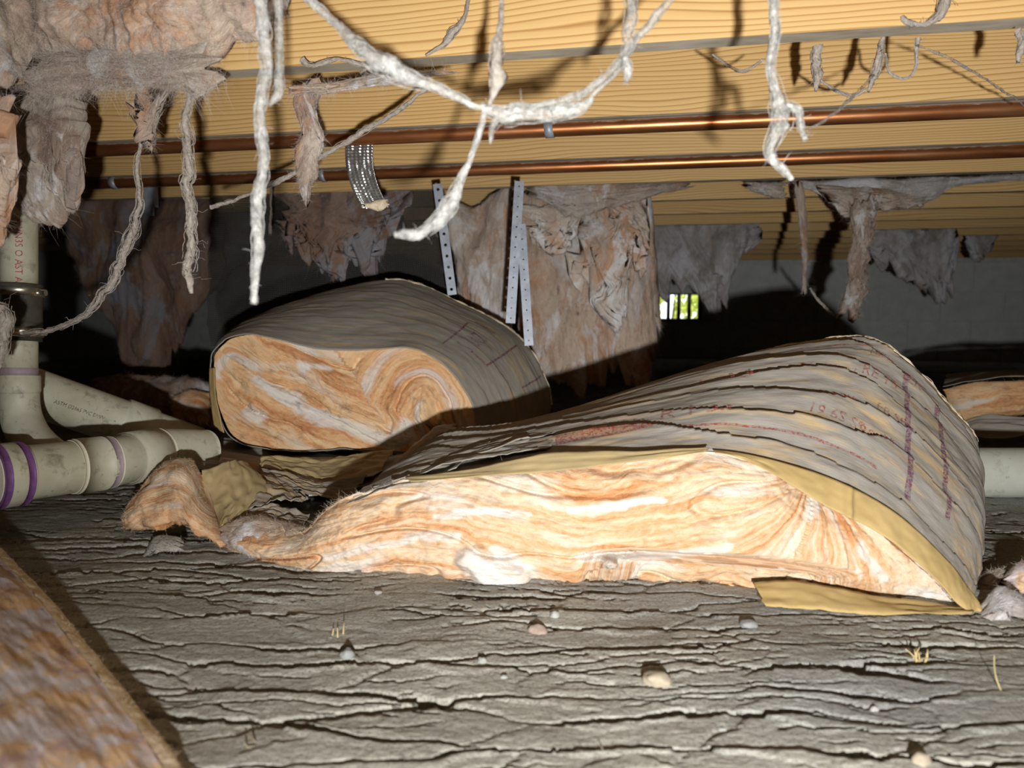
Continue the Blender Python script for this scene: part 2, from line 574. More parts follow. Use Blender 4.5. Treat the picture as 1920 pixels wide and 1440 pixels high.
MAT = dict(
    wood=mat_wood(), soil=mat_soil(),
    fresh=mat_fibre('glass_wool_orange', [(0.30, (0.38, 0.14, 0.05)), (0.39, (0.56, 0.27, 0.12)), (0.465, (0.66, 0.40, 0.22)),
                                          (0.54, (0.70, 0.52, 0.35)), (0.70, (0.72, 0.63, 0.51))]),
    roll=mat_fibre('glass_wool_amber', [(0.30, (0.42, 0.16, 0.05)), (0.40, (0.60, 0.30, 0.14)), (0.50, (0.74, 0.47, 0.25)),
                                        (0.62, (0.78, 0.58, 0.36)), (0.74, (0.86, 0.76, 0.62))], seed=3.3, across=70, dirt=0.30, dirtcol=(0.24, 0.15, 0.09)),
    old=mat_fibre('glass_wool_dusty', [(0.28, (0.16, 0.105, 0.085)), (0.42, (0.33, 0.24, 0.19)), (0.55, (0.47, 0.37, 0.31)),
                                       (0.72, (0.58, 0.50, 0.45))], white=(0.66, 0.66, 0.70), across=16, along=5, wamt=0.8, dirt=0.25,
                  seed=1.2, bump=1.0, patch=[((0.52, 0.45, 0.38), 0.48, 12), ((0.44, 0.25, 0.15), 0.54, 10), ((0.68, 0.66, 0.67), 0.55, 16), ((0.14, 0.11, 0.09), 0.64, 24)]),
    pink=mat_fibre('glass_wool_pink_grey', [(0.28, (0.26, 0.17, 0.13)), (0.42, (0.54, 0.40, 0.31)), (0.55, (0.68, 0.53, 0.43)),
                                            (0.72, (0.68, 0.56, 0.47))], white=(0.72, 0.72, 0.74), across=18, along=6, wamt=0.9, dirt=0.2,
                   seed=5.0, bump=1.0, patch=[((0.66, 0.54, 0.42), 0.48, 11), ((0.60, 0.34, 0.20), 0.52, 8), ((0.84, 0.84, 0.88), 0.53, 7), ((0.22, 0.165, 0.135), 0.62, 17)]),  # darkest patch paints the shade of holes into the wool colour
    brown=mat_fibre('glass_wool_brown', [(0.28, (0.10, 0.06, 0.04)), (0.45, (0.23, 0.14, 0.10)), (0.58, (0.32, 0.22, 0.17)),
                                         (0.75, (0.36, 0.31, 0.30))], white=(0.34, 0.37, 0.48), across=14, along=3, wamt=0.7, dirt=0.25,  # the bluish white paints cool daylight into the brown wool
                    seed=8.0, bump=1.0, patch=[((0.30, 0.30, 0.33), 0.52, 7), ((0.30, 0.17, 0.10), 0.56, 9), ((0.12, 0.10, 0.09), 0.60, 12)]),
    grey=mat_fibre('glass_wool_grey', [(0.28, (0.20, 0.17, 0.15)), (0.42, (0.36, 0.33, 0.31)), (0.55, (0.50, 0.48, 0.48)),
                                       (0.72, (0.62, 0.62, 0.64))], white=(0.75, 0.76, 0.80), across=16, along=5, wamt=0.8, dirt=0.2,
                   seed=6.0, bump=1.0, patch=[((0.66, 0.66, 0.70), 0.50, 9), ((0.50, 0.42, 0.38), 0.56, 14), ((0.22, 0.20, 0.19), 0.62, 16)]),
    near=mat_fibre('glass_wool_stained', [(0.30, (0.36, 0.22, 0.15)), (0.42, (0.66, 0.42, 0.24)), (0.54, (0.78, 0.54, 0.32)),
                                          (0.70, (0.78, 0.64, 0.52))], white=(0.50, 0.48, 0.50), across=12, along=12, wamt=0.7, dirt=0.3,
                   dirtcol=(0.26, 0.21, 0.22), seed=2.0, bump=0.5,
                   patch=[((0.66, 0.62, 0.66), 0.46, 14), ((0.50, 0.34, 0.34), 0.52, 11), ((0.76, 0.50, 0.26), 0.55, 20), ((0.30, 0.26, 0.30), 0.63, 26)]),
    cloud=mat_fibre('glass_wool_cloud', [(0.28, (0.36, 0.27, 0.22)), (0.42, (0.56, 0.44, 0.36)), (0.55, (0.68, 0.58, 0.50)),
                                         (0.72, (0.74, 0.69, 0.64))], white=(0.78, 0.78, 0.80), across=20, along=8, wamt=0.9, dirt=0.2,
                    seed=9.0, bump=1.0, patch=[((0.62, 0.38, 0.24), 0.52, 9), ((0.86, 0.85, 0.86), 0.52, 8), ((0.25, 0.19, 0.16), 0.63, 20)]),
    white=mat_plain('white_glass_wool', (0.78, 0.77, 0.74), (0.93, 0.92, 0.90), 0.95, 70, 0.9, 0.05),
    cream=mat_plain('cream_glass_wool', (0.62, 0.50, 0.33), (0.86, 0.76, 0.58), 0.95, 90, 0.9, 0.05),
    fuzz=mat_plain('loose_fibre_cream', (0.72, 0.55, 0.36), (0.88, 0.78, 0.62), 0.9, 40, 0.0, 0.1),
    fuzzg=mat_plain('loose_fibre_grey', (0.38, 0.32, 0.28), (0.62, 0.57, 0.52), 0.9, 40, 0.0, 0.1),
    paper=mat_paper(), paper2=mat_paper('kraft_paper_dusty_tan', 0.47, 2.0), paper3=mat_paper('kraft_paper_grey', 0.56, 5.0), paper4=mat_paper('kraft_paper_wrapping', 0.54, 7.0),
    tan=mat_tan('kraft_tan', (0.52, 0.38, 0.17), (0.43, 0.31, 0.13)),
    tan2=mat_tan('kraft_tan_dull', (0.47, 0.36, 0.18), (0.36, 0.29, 0.17)),
    copper=mat_copper(),
    zinc=mat_metal('galvanised_steel', (0.27, 0.30, 0.36), (0.40, 0.44, 0.51), 0.5, 50, 0.35),
    foil=mat_metal('aluminium_foil', (0.50, 0.53, 0.54), (0.80, 0.83, 0.85), 0.28, 90, 0.9),
    steel=mat_metal('stainless_band', (0.40, 0.38, 0.30), (0.62, 0.60, 0.52), 0.3, 40, 0.9),
    pvc=mat_pvc('aged_pvc'), pvc2=mat_pvc('aged_pvc_clean', (0.62, 0.65, 0.58), (0.52, 0.54, 0.46), 0.35),
    pvcw=mat_plain('white_cement_ring', (0.62, 0.58, 0.45), (0.75, 0.71, 0.58), 0.6, 40, 0.2),
    primer=mat_plain('purple_primer', (0.12, 0.045, 0.16), (0.22, 0.10, 0.27), 0.5, 50, 0.2),
    primer2=mat_plain('faded_purple_primer', (0.28, 0.21, 0.26), (0.40, 0.33, 0.36), 0.5, 50, 0.2),
    rubber=mat_plain('rubber', (0.045, 0.042, 0.033), (0.085, 0.08, 0.062), 0.6, 30, 0.2),
    web=mat_web('cobweb_white', (0.62, 0.62, 0.60), 0.85), webg=mat_web('cobweb_grey', (0.46, 0.41, 0.36)),
    webt=mat_web('cobweb_thin_white', (0.60, 0.60, 0.57), 0.5), webgt=mat_web('cobweb_thin_grey', (0.46, 0.42, 0.38), 0.6),
    block=mat_plain('concrete_block', (0.58, 0.60, 0.59), (0.72, 0.74, 0.72), 0.9, 14, 0.5),
    mortar=mat_plain('mortar', (0.52, 0.53, 0.51), (0.68, 0.69, 0.67), 0.9, 30, 0.4),
    vent=mat_metal('vent_metal', (0.10, 0.10, 0.10), (0.16, 0.16, 0.15), 0.6, 40, 0.5),
    leaf=mat_plain('sunlit_leaf', (0.55, 0.62, 0.06), (0.80, 0.78, 0.20), 0.6, 9, 0.2),
    grass=mat_plain('lawn', (0.30, 0.40, 0.08), (0.45, 0.52, 0.14), 0.8, 9, 0.2),
    net=None, scrap=None,
    red=mat_ink('faded_red_ink', (0.38, 0.06, 0.05), 0.47), purple=mat_ink('faded_purple_ink', (0.20, 0.06, 0.14), 0.45),
    purple2=mat_ink('purple_wrapper_ink', (0.22, 0.05, 0.13), 0.43),
    redp=mat_ink('red_pipe_ink', (0.50, 0.03, 0.08), 0.36), black=mat_ink('black_pipe_ink', (0.03, 0.025, 0.02), 0.36),
    stone_pink=mat_plain('pink_stone', (0.27, 0.21, 0.175), (0.37, 0.29, 0.245), 0.85, 60, 0.4),
    stone_tan=mat_plain('tan_stone', (0.28, 0.24, 0.18), (0.42, 0.36, 0.27), 0.85, 60, 0.4),
    stone_white=mat_plain('white_stone', (0.24, 0.24, 0.225), (0.42, 0.42, 0.40), 0.8, 60, 0.4),
    stone_grey=mat_plain('grey_stone', (0.22, 0.225, 0.225), (0.33, 0.34, 0.34), 0.85, 60, 0.4),
    straw=mat_plain('straw', (0.45, 0.35, 0.16), (0.62, 0.52, 0.27), 0.7, 60, 0.1),
    twig=mat_plain('twig', (0.16, 0.13, 0.09), (0.30, 0.25, 0.18), 0.85, 60, 0.3),
)


def mat_net():
    m = M('black_netting', 0.8, spec=0.15)
    uv = m.coord('UV', (1, 1, 1))
    sep = m.n('ShaderNodeSeparateXYZ')
    m.l(uv, sep.inputs[0])
    fx = m.math('LESS_THAN', m.math('FRACT', m.math('MULTIPLY', sep.outputs['X'], 150.0)), 0.38)
    fy = m.math('LESS_THAN', m.math('FRACT', m.math('MULTIPLY', sep.outputs['Y'], 150.0)), 0.38)
    g = m.math('MAXIMUM', fx, fy)
    m.col((0.06, 0.058, 0.055))
    m.l(m.math('ADD', 0.10, m.math('MULTIPLY', g, 0.9)), m.b.inputs['Alpha'])
    return m.m


MAT['net'] = mat_net()
MAT['scrap'] = MAT['soil']

# ------------------------------------------------------------------ the setting
U0, U1, VB = -4.2, 4.6, -2.6
ZC = ZB + 0.235
CAMV = 0.0


def worley(x, y, ax, ay, seed):
    gx, gy = x / ax, y / ay
    ix, iy = np.floor(gx), np.floor(gy)
    f1 = np.full(x.shape, 9.0)
    f2 = np.full(x.shape, 9.0)
    c1x = np.zeros(x.shape)
    c1y = np.zeros(x.shape)
    c2x = np.zeros(x.shape)
    c2y = np.zeros(x.shape)
    cid = np.zeros(x.shape)
    zz = np.zeros(x.shape)
    for dj in (-1, 0, 1):
        for di in (-1, 0, 1):
            jx, jy = ix + di, iy + dj
            qx = jx + 0.08 + 0.84 * _hash(jx, jy, zz, seed) + 0.5 * (np.mod(jy, 2))
            qx = jx + 0.06 + 0.88 * _hash(jx, jy, zz, seed)
            qy = jy + 0.06 + 0.88 * _hash(jx, jy, zz, seed + 1)
            d = np.hypot(qx - gx, qy - gy)
            idv = _hash(jx, jy, zz, seed + 2)
            n1 = d < f1
            n2 = (~n1) & (d < f2)
            f2 = np.where(n1, f1, np.where(n2, d, f2))
            c2x = np.where(n1, c1x, np.where(n2, qx, c2x))
            c2y = np.where(n1, c1y, np.where(n2, qy, c2y))
            f1 = np.where(n1, d, f1)
            c1x = np.where(n1, qx, c1x)
            c1y = np.where(n1, qy, c1y)
            cid = np.where(n1, idv, cid)
    # true distance to the edge, in cell units
    ex, ey = c2x - c1x, c2y - c1y
    L = np.hypot(ex, ey) + 1e-9
    mx, my = (c1x + c2x) / 2, (c1y + c2y) / 2
    edge = ((mx - gx) * ex + (my - gy) * ey) / L
    along_x = np.abs(ey * ay) / (np.hypot(ex * ax, ey * ay) + 1e-9)
    return edge, cid, (gy - c1y) * ay, along_x, np.abs(ey) / L


def soil_h(x, y):
    x = np.asarray(x, float)
    y = np.asarray(y, float)
    wx = x + 0.030 * fbm(x * 9, y * 14, 0, 4, 11)
    wy = y + 0.020 * fbm(x * 8, y * 12, 0, 4, 21) + 0.005 * fbm(x * 45, y * 60, 0, 3, 27)
    h = 0.012 * fbm(x * 1.7, y * 2.2, 0, 3, 31) + 0.0035 * fbm(x * 6, y * 9, 0, 3, 41)
    e, cid, dy, ax, ay = worley(wx, wy, 0.20, 0.047, 51)
    dirw = sstep(0.45, 0.9, ay)
    wid = 0.040 + 0.085 * sstep(-0.35, 0.8, vnoise(x * 6, y * 15, 0, 61))
    on = sstep(-0.45, 0.15, vnoise(x * 6 + 9, y * 17, 0, 67)) * (0.06 + 0.94 * dirw)
    wid = wid * (0.25 + 0.75 * on)
    rough = 0.036 * fbm(x * 120, y * 200, 0, 4, 63, 0.65)
    crack = 1 - sstep(wid * 0.66, wid * 1.06, e + rough)
    sg = np.clip(dy / 0.018, -1, 1) * (1 - sstep(0.0, 0.6, e)) * dirw * on
    h = h + 0.0016 * sg
    h = h + (0.02 + 0.08 * cid) * dy * 0.2 * (0.3 + 0.7 * dirw) + 0.0008 * (cid - 0.5) + 0.0012 * sstep(0, 0.12, e) * dirw
    h = h - 0.036 * crack * on
    e2, cid2, dy2, ax2, ay2 = worley(wx + 5, wy + 3, 0.10, 0.020, 91)
    on2 = sstep(-0.1, 0.5, vnoise(x * 9 + 3, y * 18, 0, 97)) * sstep(0.5, 0.9, ay2)
    h = h - 0.011 * (1 - sstep(0.03, 0.065, e2 + rough * 1.2)) * on2 + 0.0006 * np.clip(dy2 / 0.008, -1, 1) * (1 - sstep(0, 0.5, e2)) * on2 + 0.03 * dy2 * 0.30 * on2
    e3, cid3, dy3, ax3, ay3 = worley(wx * 1.0 + 2, wy + 7, 0.045, 0.008, 95)
    h = h + 0.0011 * fbm(x * 60, y * 90, 0, 5, 71, 0.6) + 0.04 * dy3 * 0.5 * sstep(0.1, 0.7, vnoise(x * 11, y * 14, 0, 99))
    return h


def build_floor():
    ys = [0.34]
    while ys[-1] < 6.1:
        ys.append(ys[-1] + 0.00125 * (max(ys[-1], 0.45) / 0.5) ** 1.65)
    ys = np.array(ys)
    nx = 680
    s = np.linspace(-1, 1, nx)
    X = s[None, :] * (0.92 * ys[:, None] + 0.32) + 0.05
    Y = np.repeat(ys[:, None], nx, 1)
    Zs = soil_h(X, Y)
    V = np.stack([X, Y, Zs], -1)
    F = gridF(len(ys), nx)[:, ::-1]
    fl = mk('floor', V, F, MAT['soil'], base=(0, 0, 0))
    fl['kind'] = 'structure'
    # the rest of the ground, out of the picture
    v, f = room_box(U0 - 0.3, U1 + 0.3, VB - 0.3, VW + 0.3, -0.30, -0.075)
    mk('ground_base', v, f, MAT['soil'], fl, smooth=False)


build_floor()

ceil_v, ceil_f = room_box(U0 - 0.2, U1 + 0.2, VB - 0.2, VW + 0.2, ZC, ZC + 0.02)
ceiling = mk('ceiling', ceil_v, ceil_f, MAT['wood'], smooth=False, base=(0, 0, ZC))
ceiling['kind'] = 'structure'
BASE['ceiling'] = np.array([0, 0, ZC])
# joists: one shared mesh, length along local x
jl = U1 - U0
jv, jf = box_mesh((0, 0, 0), (jl / 2, 0, 0), (0, 0.019, 0), (0, 0, 0.1175))
jme = bpy.data.meshes.new('floor_joist')
jme.from_pydata(jv.tolist(), [], jf)
jme.materials.append(MAT['wood'])
NJ = range(-8, 12)
for n in NJ:
    vj = V1 + SP * n
    if vj > VW - 0.1 or vj < VB + 0.1:
        continue
    o = bpy.data.objects.new('floor_joist', jme)
    C.objects.link(o)
    o.parent = ceiling
    c = W((U0 + U1) / 2, vj + 0.019, ZB + 0.1175)
    o.location = tuple(c - BASE['ceiling'])
    o.rotation_euler = (0, 0, -YAW)

# block wall with its vent
vc = uvz(PV(1263, 576, VW))
VU, VZ = vc[0], 0.38
vw_, vh_ = 0.40, 0.20
parts = [room_box(U0 - 0.2, VU - vw_ / 2, VW + 0.008, VW + 0.2, -0.3, ZB - 0.038),
         room_box(VU + vw_ / 2, U1 + 0.2, VW + 0.008, VW + 0.2, -0.3, ZB - 0.038),
         room_box(VU - vw_ / 2, VU + vw_ / 2, VW + 0.008, VW + 0.2, -0.3, VZ - vh_ / 2),
         room_box(VU - vw_ / 2, VU + vw_ / 2, VW + 0.008, VW + 0.2, VZ + vh_ / 2, ZB - 0.038)]
wv_, wf_ = join(parts)
wall_back = mk('wall_back', wv_, wf_, MAT['mortar'], smooth=False)
wall_back['kind'] = 'structure'
bw, bh = 0.406, 0.203
bv, bf = box_mesh((0, 0, 0), (bw / 2 - 0.006, 0, 0), (0, 0.012, 0), (0, 0, bh / 2 - 0.005))
bme = bpy.data.meshes.new('block')
bme.from_pydata(bv.tolist(), [], bf)
bme.materials.append(MAT['block'])
for r in range(-2, 2):
    zc = VZ + bh * r
    for k in range(-9, 9):
        if r == 0 and k == 0:
            continue
        uc = VU + bw * (k + (0.5 if r % 2 else 0))
        if uc < U0 or uc > U1:
            continue
        o = bpy.data.objects.new('block', bme)
        C.objects.link(o)
        o.parent = wall_back
        o.location = tuple(W(uc, VW + 0.010, zc) - BASE['wall_back'])
        o.rotation_euler = (0, 0, -YAW)
v, f = room_box(U0, U1, VW - 0.02, VW + 0.12, ZB - 0.038, ZB)
mk('sill_plate', v, f, MAT['wood'], wall_back, smooth=False)
for nm, args in (('wall_left', (U0 - 0.2, U0, VB - 0.2, VW + 0.2, -0.3, ZC)), ('wall_right', (U1, U1 + 0.2, VB - 0.2, VW + 0.2, -0.3, ZC)),
                 ('wall_front', (U0 - 0.2, U1 + 0.2, VB - 0.2, VB, -0.3, ZC)), ('wall_rim', (U0, U1, VW + 0.08, VW + 0.2, ZB - 0.038, ZC))):
    v, f = room_box(*args)
    o = mk(nm if nm != 'wall_rim' else 'trim_1', v, f, MAT['block'] if nm != 'wall_rim' else MAT['wood'], smooth=False)
    o['kind'] = 'structure'
# vent
win = bpy.data.objects.new('window_1', None)
C.objects.link(win)
wb = W(VU, VW, VZ - vh_ / 2)
win.location = tuple(wb)
BASE['window_1'] = wb
win['kind'] = 'structure'
fr = [room_box(VU - vw_ / 2, VU + vw_ / 2, VW, VW + 0.03, VZ + vh_ / 2 - 0.012, VZ + vh_ / 2),
      room_box(VU - vw_ / 2, VU + vw_ / 2, VW, VW + 0.03, VZ - vh_ / 2, VZ - vh_ / 2 + 0.012),
      room_box(VU - vw_ / 2, VU - vw_ / 2 + 0.012, VW, VW + 0.03, VZ - vh_ / 2, VZ + vh_ / 2),
      room_box(VU + vw_ / 2 - 0.012, VU + vw_ / 2, VW, VW + 0.03, VZ - vh_ / 2, VZ + vh_ / 2)]
v, f = join(fr)
mk('window_frame', v, f, MAT['vent'], win, smooth=False)
for k in range(6):
    uc = VU - vw_ / 2 + 0.010 + k * 0.076
    v, f = room_box(uc - 0.014, uc + 0.014, VW + 0.006, VW + 0.02, VZ - vh_ / 2, VZ + vh_ / 2)
    mk('vent_bar', v, f, MAT['vent'], win, smooth=False)
# outdoors beyond the vent
v, f = room_box(-6, 8, VW + 0.2, VW + 9, -0.30, -0.20)
o = mk('lawn', v, f, MAT['grass'], smooth=False)
tag(o, 'sunlit strip of lawn outside the foundation vent', 'lawn', kind='structure')

# ------------------------------------------------------------------ builders for wool, paper, webs
RNG = np.random.default_rng(7)
TOCAM = -VD


def fuzz(parent, V, Nn, n, length, mat, width=0.00035, droop=0.3, seed=0, name='loose_fibres', spread=0.9):
    """thin curved slivers of fibre standing out of a surface"""
    r = np.random.default_rng(seed + 100)
    V = np.asarray(V).reshape(-1, 3)
    Nn = np.asarray(Nn).reshape(-1, 3)
    i = r.integers(0, len(V), n)
    p, nn = V[i], Nn[i]
    d = nn * 0.55 + r.normal(size=(n, 3)) * spread
    d /= np.linalg.norm(d, axis=1)[:, None]
    L = length * (0.35 + r.random(n) ** 2 * 1.3)
    side = np.cross(d, r.normal(size=(n, 3)))
    side /= np.linalg.norm(side, axis=1)[:, None] + 1e-9
    bend = r.normal(size=(n, 3)) * 0.5
    bend[:, 2] -= droop
    V5 = []
    for k, t in enumerate((0.0, 0.5, 1.0)):
        q = p + d * (L * t)[:, None] + bend * (L * t * t * 0.6)[:, None]
        w = width * (1 - 0.8 * t)
        V5 += [q - side * w, q + side * w]
    A = np.stack(V5, 1).reshape(-1, 3)
    b = np.arange(n)[:, None] * 6
    F = np.concatenate([b + np.array([[0, 1, 3, 2]]), b + np.array([[2, 3, 5, 4]])], 0)
    o = mk(name, A, F, mat, parent, smooth=False)
    o['kind'] = 'stuff'
    return o


def blobs(PX, items, seed):
    """soft mask of white wool: items are (points, radius) in the plane of the cut face"""
    m = np.zeros(PX.shape[:2])
    x = PX[..., 0] + 9 * fbm(PX[..., 0] / 22, PX[..., 1] / 14, 0, 4, seed)
    y = PX[..., 1] + 7 * fbm(PX[..., 0] / 22, PX[..., 1] / 14, 3.3, 4, seed + 1)
    for pts, r in items:
        q = resample(np.array([(a, b, 0) for a, b in pts], float), 40)[:, :2]
        d = np.full(x.shape, 1e9)
        for a, b in q:
            d = np.minimum(d, np.hypot(x - a, y - b))
        m = np.maximum(m, 1 - sstep(r * 0.45, r * 1.25, d))
    return m


def grid_normals(V):
    du = np.gradient(V, axis=0)
    dv = np.gradient(V, axis=1)
    n = np.cross(du, dv)
    return n / (np.linalg.norm(n, axis=-1)[..., None] + 1e-12)


def pillow(name, A, B, thick, mat, parent=None, nu=90, nv=48, amp=0.35, freq=14, ragged=0.0, seed=0, vert=True, power=6, out=None,
           fz=0, fzlen=0.02, fzmat=None, back=0.5, base=None, lump=1.0, uvs=1.0):
    """a lump of wool between two boundary curves (3D points), rounded front and back"""
    a = resample(A, nu)
    b = resample(B, nu)
    s = np.linspace(0, 1, nu)
    phi = np.linspace(0, 2 * math.pi, nv, endpoint=False)
    t = 0.5 - 0.5 * np.cos(phi)
    prof = (1 - np.abs(2 * s - 1) ** power)
    prof = np.sqrt(np.clip(prof, 0.0, 1))
    out = TOCAM if out is None else np.asarray(out, float)
    sinp = np.sin(phi)
    sinp = np.where(sinp < 0, sinp * back, sinp)
    S, T = np.meshgrid(s, t, indexing='ij')
    base_ = a[:, None] * (1 - T[..., None]) + b[:, None] * T[..., None]
    if ragged:
        wd = (b - a)[:, None]
        k = ragged * fbm(S * nu * 0.13, S * 0 + seed, 0, 4, seed) * sstep(0.35, 1.0, T)
        base_ = base_ + wd * k[..., None]
        ud = np.gradient((a + b) / 2, axis=0)
        ud = (ud / (np.linalg.norm(ud, axis=1)[:, None] + 1e-9))[:, None]
        base_ = base_ + ud * (ragged * 0.16 * fbm(T * 7, S * 3 + seed, 0, 4, seed + 5))[..., None]
    V = base_ + out * (thick * prof[:, None] * sinp[None])[..., None]
    P3 = V * freq
    nz = fbm(P3[..., 0] + seed, P3[..., 1] * 1.0, P3[..., 2] * (0.6 if vert else 1.4), 6, seed + 3, 0.52)
    rg = 1 - 2 * np.abs(fbm(P3[..., 0] * 1.7 + 5, P3[..., 1], P3[..., 2] * (0.35 if vert else 3.2), 3, seed + 9))
    nrm = out[None, None] * sinp[None, :, None] + 0.6 * ((b - a) / (np.linalg.norm(b - a, axis=1)[:, None] + 1e-9))[:, None] * (-np.cos(phi))[None, :, None]
    V = V + nrm * (thick * amp * (nz * 1.5 + 0.28 * rg) * lump * np.clip(prof, 0.15, 1)[:, None])[..., None]
    ln = np.linalg.norm(np.diff((a + b) / 2, axis=0), axis=1).sum()
    wdm = np.linalg.norm(b - a, axis=1).mean()
    UV = np.stack([T * wdm, S * ln], -1) if vert else np.stack([S * ln, T * wdm], -1)
    UV = UV * uvs + seed * 0.37
    o = mk(name, V, gridF(nu, nv, False, True), mat, parent, UV, base=base)
    # ends
    me = o.data
    bm = bmesh.new()
    bm.from_mesh(me)
    bm.verts.ensure_lookup_table()
    for i0 in (0, (nu - 1) * nv):
        try:
            f = bm.faces.new([bm.verts[i0 + k] for k in range(nv)])
            f.smooth = True
        except ValueError:
            pass
    bmesh.ops.recalc_face_normals(bm, faces=bm.faces)
    bm.to_mesh(me)
    bm.free()
    if fz:
        q = V[:, : nv // 2 + 2]
        N3 = np.broadcast_to(nrm[:, : nv // 2 + 2], q.shape)
        fuzz(o, q, N3, int(fz * 3), fzlen * 0.6, fzmat or MAT['fuzzg'], width=0.00013, seed=seed)
    return o


def strand_mesh(pts, rad, seed=0, n_fibre=6, fib_r=0.0005, seg=7, step=0.004, lumpy=0.6, hollow=0.0):
    """a dusty cobweb rope: a lumpy core and loose threads winding round it"""
    r = np.random.default_rng(seed + 500)
    P4 = np.column_stack([np.asarray(pts, float), np.asarray(rad, float)])
    ln = np.linalg.norm(np.diff(P4[:, :3], axis=0), axis=1).sum()
    n = int(max(14, min(260, ln / step)))
    q = resample(P4, n)
    p, R = q[:, :3], np.clip(q[:, 3], 0.0002, None)
    d = np.r_[0, np.cumsum(np.linalg.norm(np.diff(p, axis=0), axis=1))]
    wob = np.stack([fbm(d * 60, np.full(n, k * 9.0 + seed), 0, 3, seed + k) for k in range(3)], -1)
    p = p + wob * R[:, None] * 0.7
    t, nn, bb = frames(p)
    a = np.linspace(0, 2 * math.pi, seg, endpoint=False)
    rr = R[:, None] * (1 - hollow) * (1 + lumpy * fbm(d[:, None] * 140, np.cos(a)[None] * 1.5 + seed, np.sin(a)[None] * 1.5, 3, seed + 4))
    V = p[:, None] + rr[..., None] * (np.cos(a)[None, :, None] * nn[:, None] + np.sin(a)[None, :, None] * bb[:, None])
    parts = [(V.reshape(-1, 3), [list(f) for f in gridF(n, seg, False, True)] + [list(range(seg))[::-1], [(n - 1) * seg + i for i in range(seg)]])]
    for k in range(n_fibre):
        ph = r.random() * 6.28
        tw = r.normal() * 40
        i0 = r.integers(0, max(1, n // 3))
        i1 = r.integers(2 * n // 3, n)
        sl = slice(i0, i1)
        m = i1 - i0
        if m < 4:
            continue
        ang = ph + d[sl] * tw + 1.5 * fbm(d[sl] * 25, np.full(m, k * 3.0), 0, 2, seed + 17 + k)
        rad_ = R[sl] * (1.15 + 0.5 * fbm(d[sl] * 50, np.full(m, k * 5.0), 0, 2, seed + 31 + k))
        c = p[sl] + rad_[:, None] * (np.cos(ang)[:, None] * nn[sl] + np.sin(ang)[:, None] * bb[sl])
        parts.append(tube_mesh(c, fib_r, 4))
    # stray ends
    for k in range(n_fibre * 2):
        i = r.integers(1, n - 1)
        dr = r.normal(size=3)
        dr /= np.linalg.norm(dr)
        L = R[i] * (1.5 + 2.5 * r.random())
        c = p[i] + dr * L * np.linspace(0.2, 1, 4)[:, None] + r.normal(size=(4, 3)) * L * 0.08
        parts.append(tube_mesh(c, np.linspace(fib_r, fib_r * 0.4, 4), 3))
    return join(parts)


def strand(name, pix, mat, label=None, cat='cobweb', parent=None, group=None, **kw):
    """pix rows: px, py, Z, radius in picture pixels at that depth"""
    pts = [P(a, b, z) for a, b, z, r in pix]
    rad = [r * z / FPX for a, b, z, r in pix]
    v, f = strand_mesh(pts, rad, **kw)
    o = mk(name, v, f, mat, parent, base=(pts[0] if parent is None else None))
    if label:
        tag(o, label, cat, group)
    return o


def sheet(name, A, B, mat, parent=None, nu=80, nv=40, amp=0.004, freq=22, ragged=0.0, seed=0, thick=0.0012, curl=0.0, base=None, pleat=0.0, npl=5):
    """a sheet of paper between two edge curves"""
    a = resample(A, nu, False) if len(A) < 3 else resample(A, nu)
    b = resample(B, nu, False) if len(B) < 3 else resample(B, nu)
    s = np.linspace(0, 1, nu)
    t = np.linspace(0, 1, nv)
    S, T = np.meshgrid(s, t, indexing='ij')
    V = a[:, None] * (1 - T[..., None]) + b[:, None] * T[..., None]
    N3 = grid_normals(V)
    if N3[..., 2].mean() < 0:
        N3 = -N3
    d = amp * fbm(S * freq * 0.35 + seed, T * freq * 0.35, 0, 4, seed) + curl * np.sin(math.pi * T)
    d = d - amp * 1.4 * np.abs(fbm(S * 5 + seed, T * 6, 0, 2, seed + 2))
    if pleat:
        ph = T * npl + 1.1 * fbm(S * 2.6, T * 2.0 + seed, 0, 2, seed + 8)
        d = d + pleat * (ph - np.floor(ph)) ** 1.4 * (0.4 + 0.6 * sstep(-0.3, 0.4, vnoise(S * 4, T * 5, 0, seed + 6)))
    V = V + N3 * d[..., None]
    if ragged:
        e = fbm(S * 26, S * 0 + seed, 0, 4, seed + 4) * ragged
        V = V + (b - a)[:, None] * (e * T ** 4)[..., None] + (b - a)[:, None] * (fbm(S * 22, S * 0 + 3 + seed, 0, 4, seed + 5) * ragged * (1 - T) ** 4)[..., None]
        ud = (a[-1] - a[0])
        V = V + ud * (fbm(T * 13, T * 0 + seed, 0, 4, seed + 6) * ragged * 0.5 * (np.abs(2 * S - 1) ** 8) * np.sign(S - .5))[..., None]
    ln = np.linalg.norm(np.diff(a, axis=0), axis=1).sum()
    wd = np.linalg.norm(b - a, axis=1).mean()
    UV = np.stack([S * ln, T * wd], -1) + seed * 0.31
    o = mk(name, V, gridF(nu, nv), mat, parent, UV, base=base)
    if thick:
        md = o.modifiers.new('thickness', 'SOLIDIFY')
        md.thickness = thick
        md.offset = 0
    return o


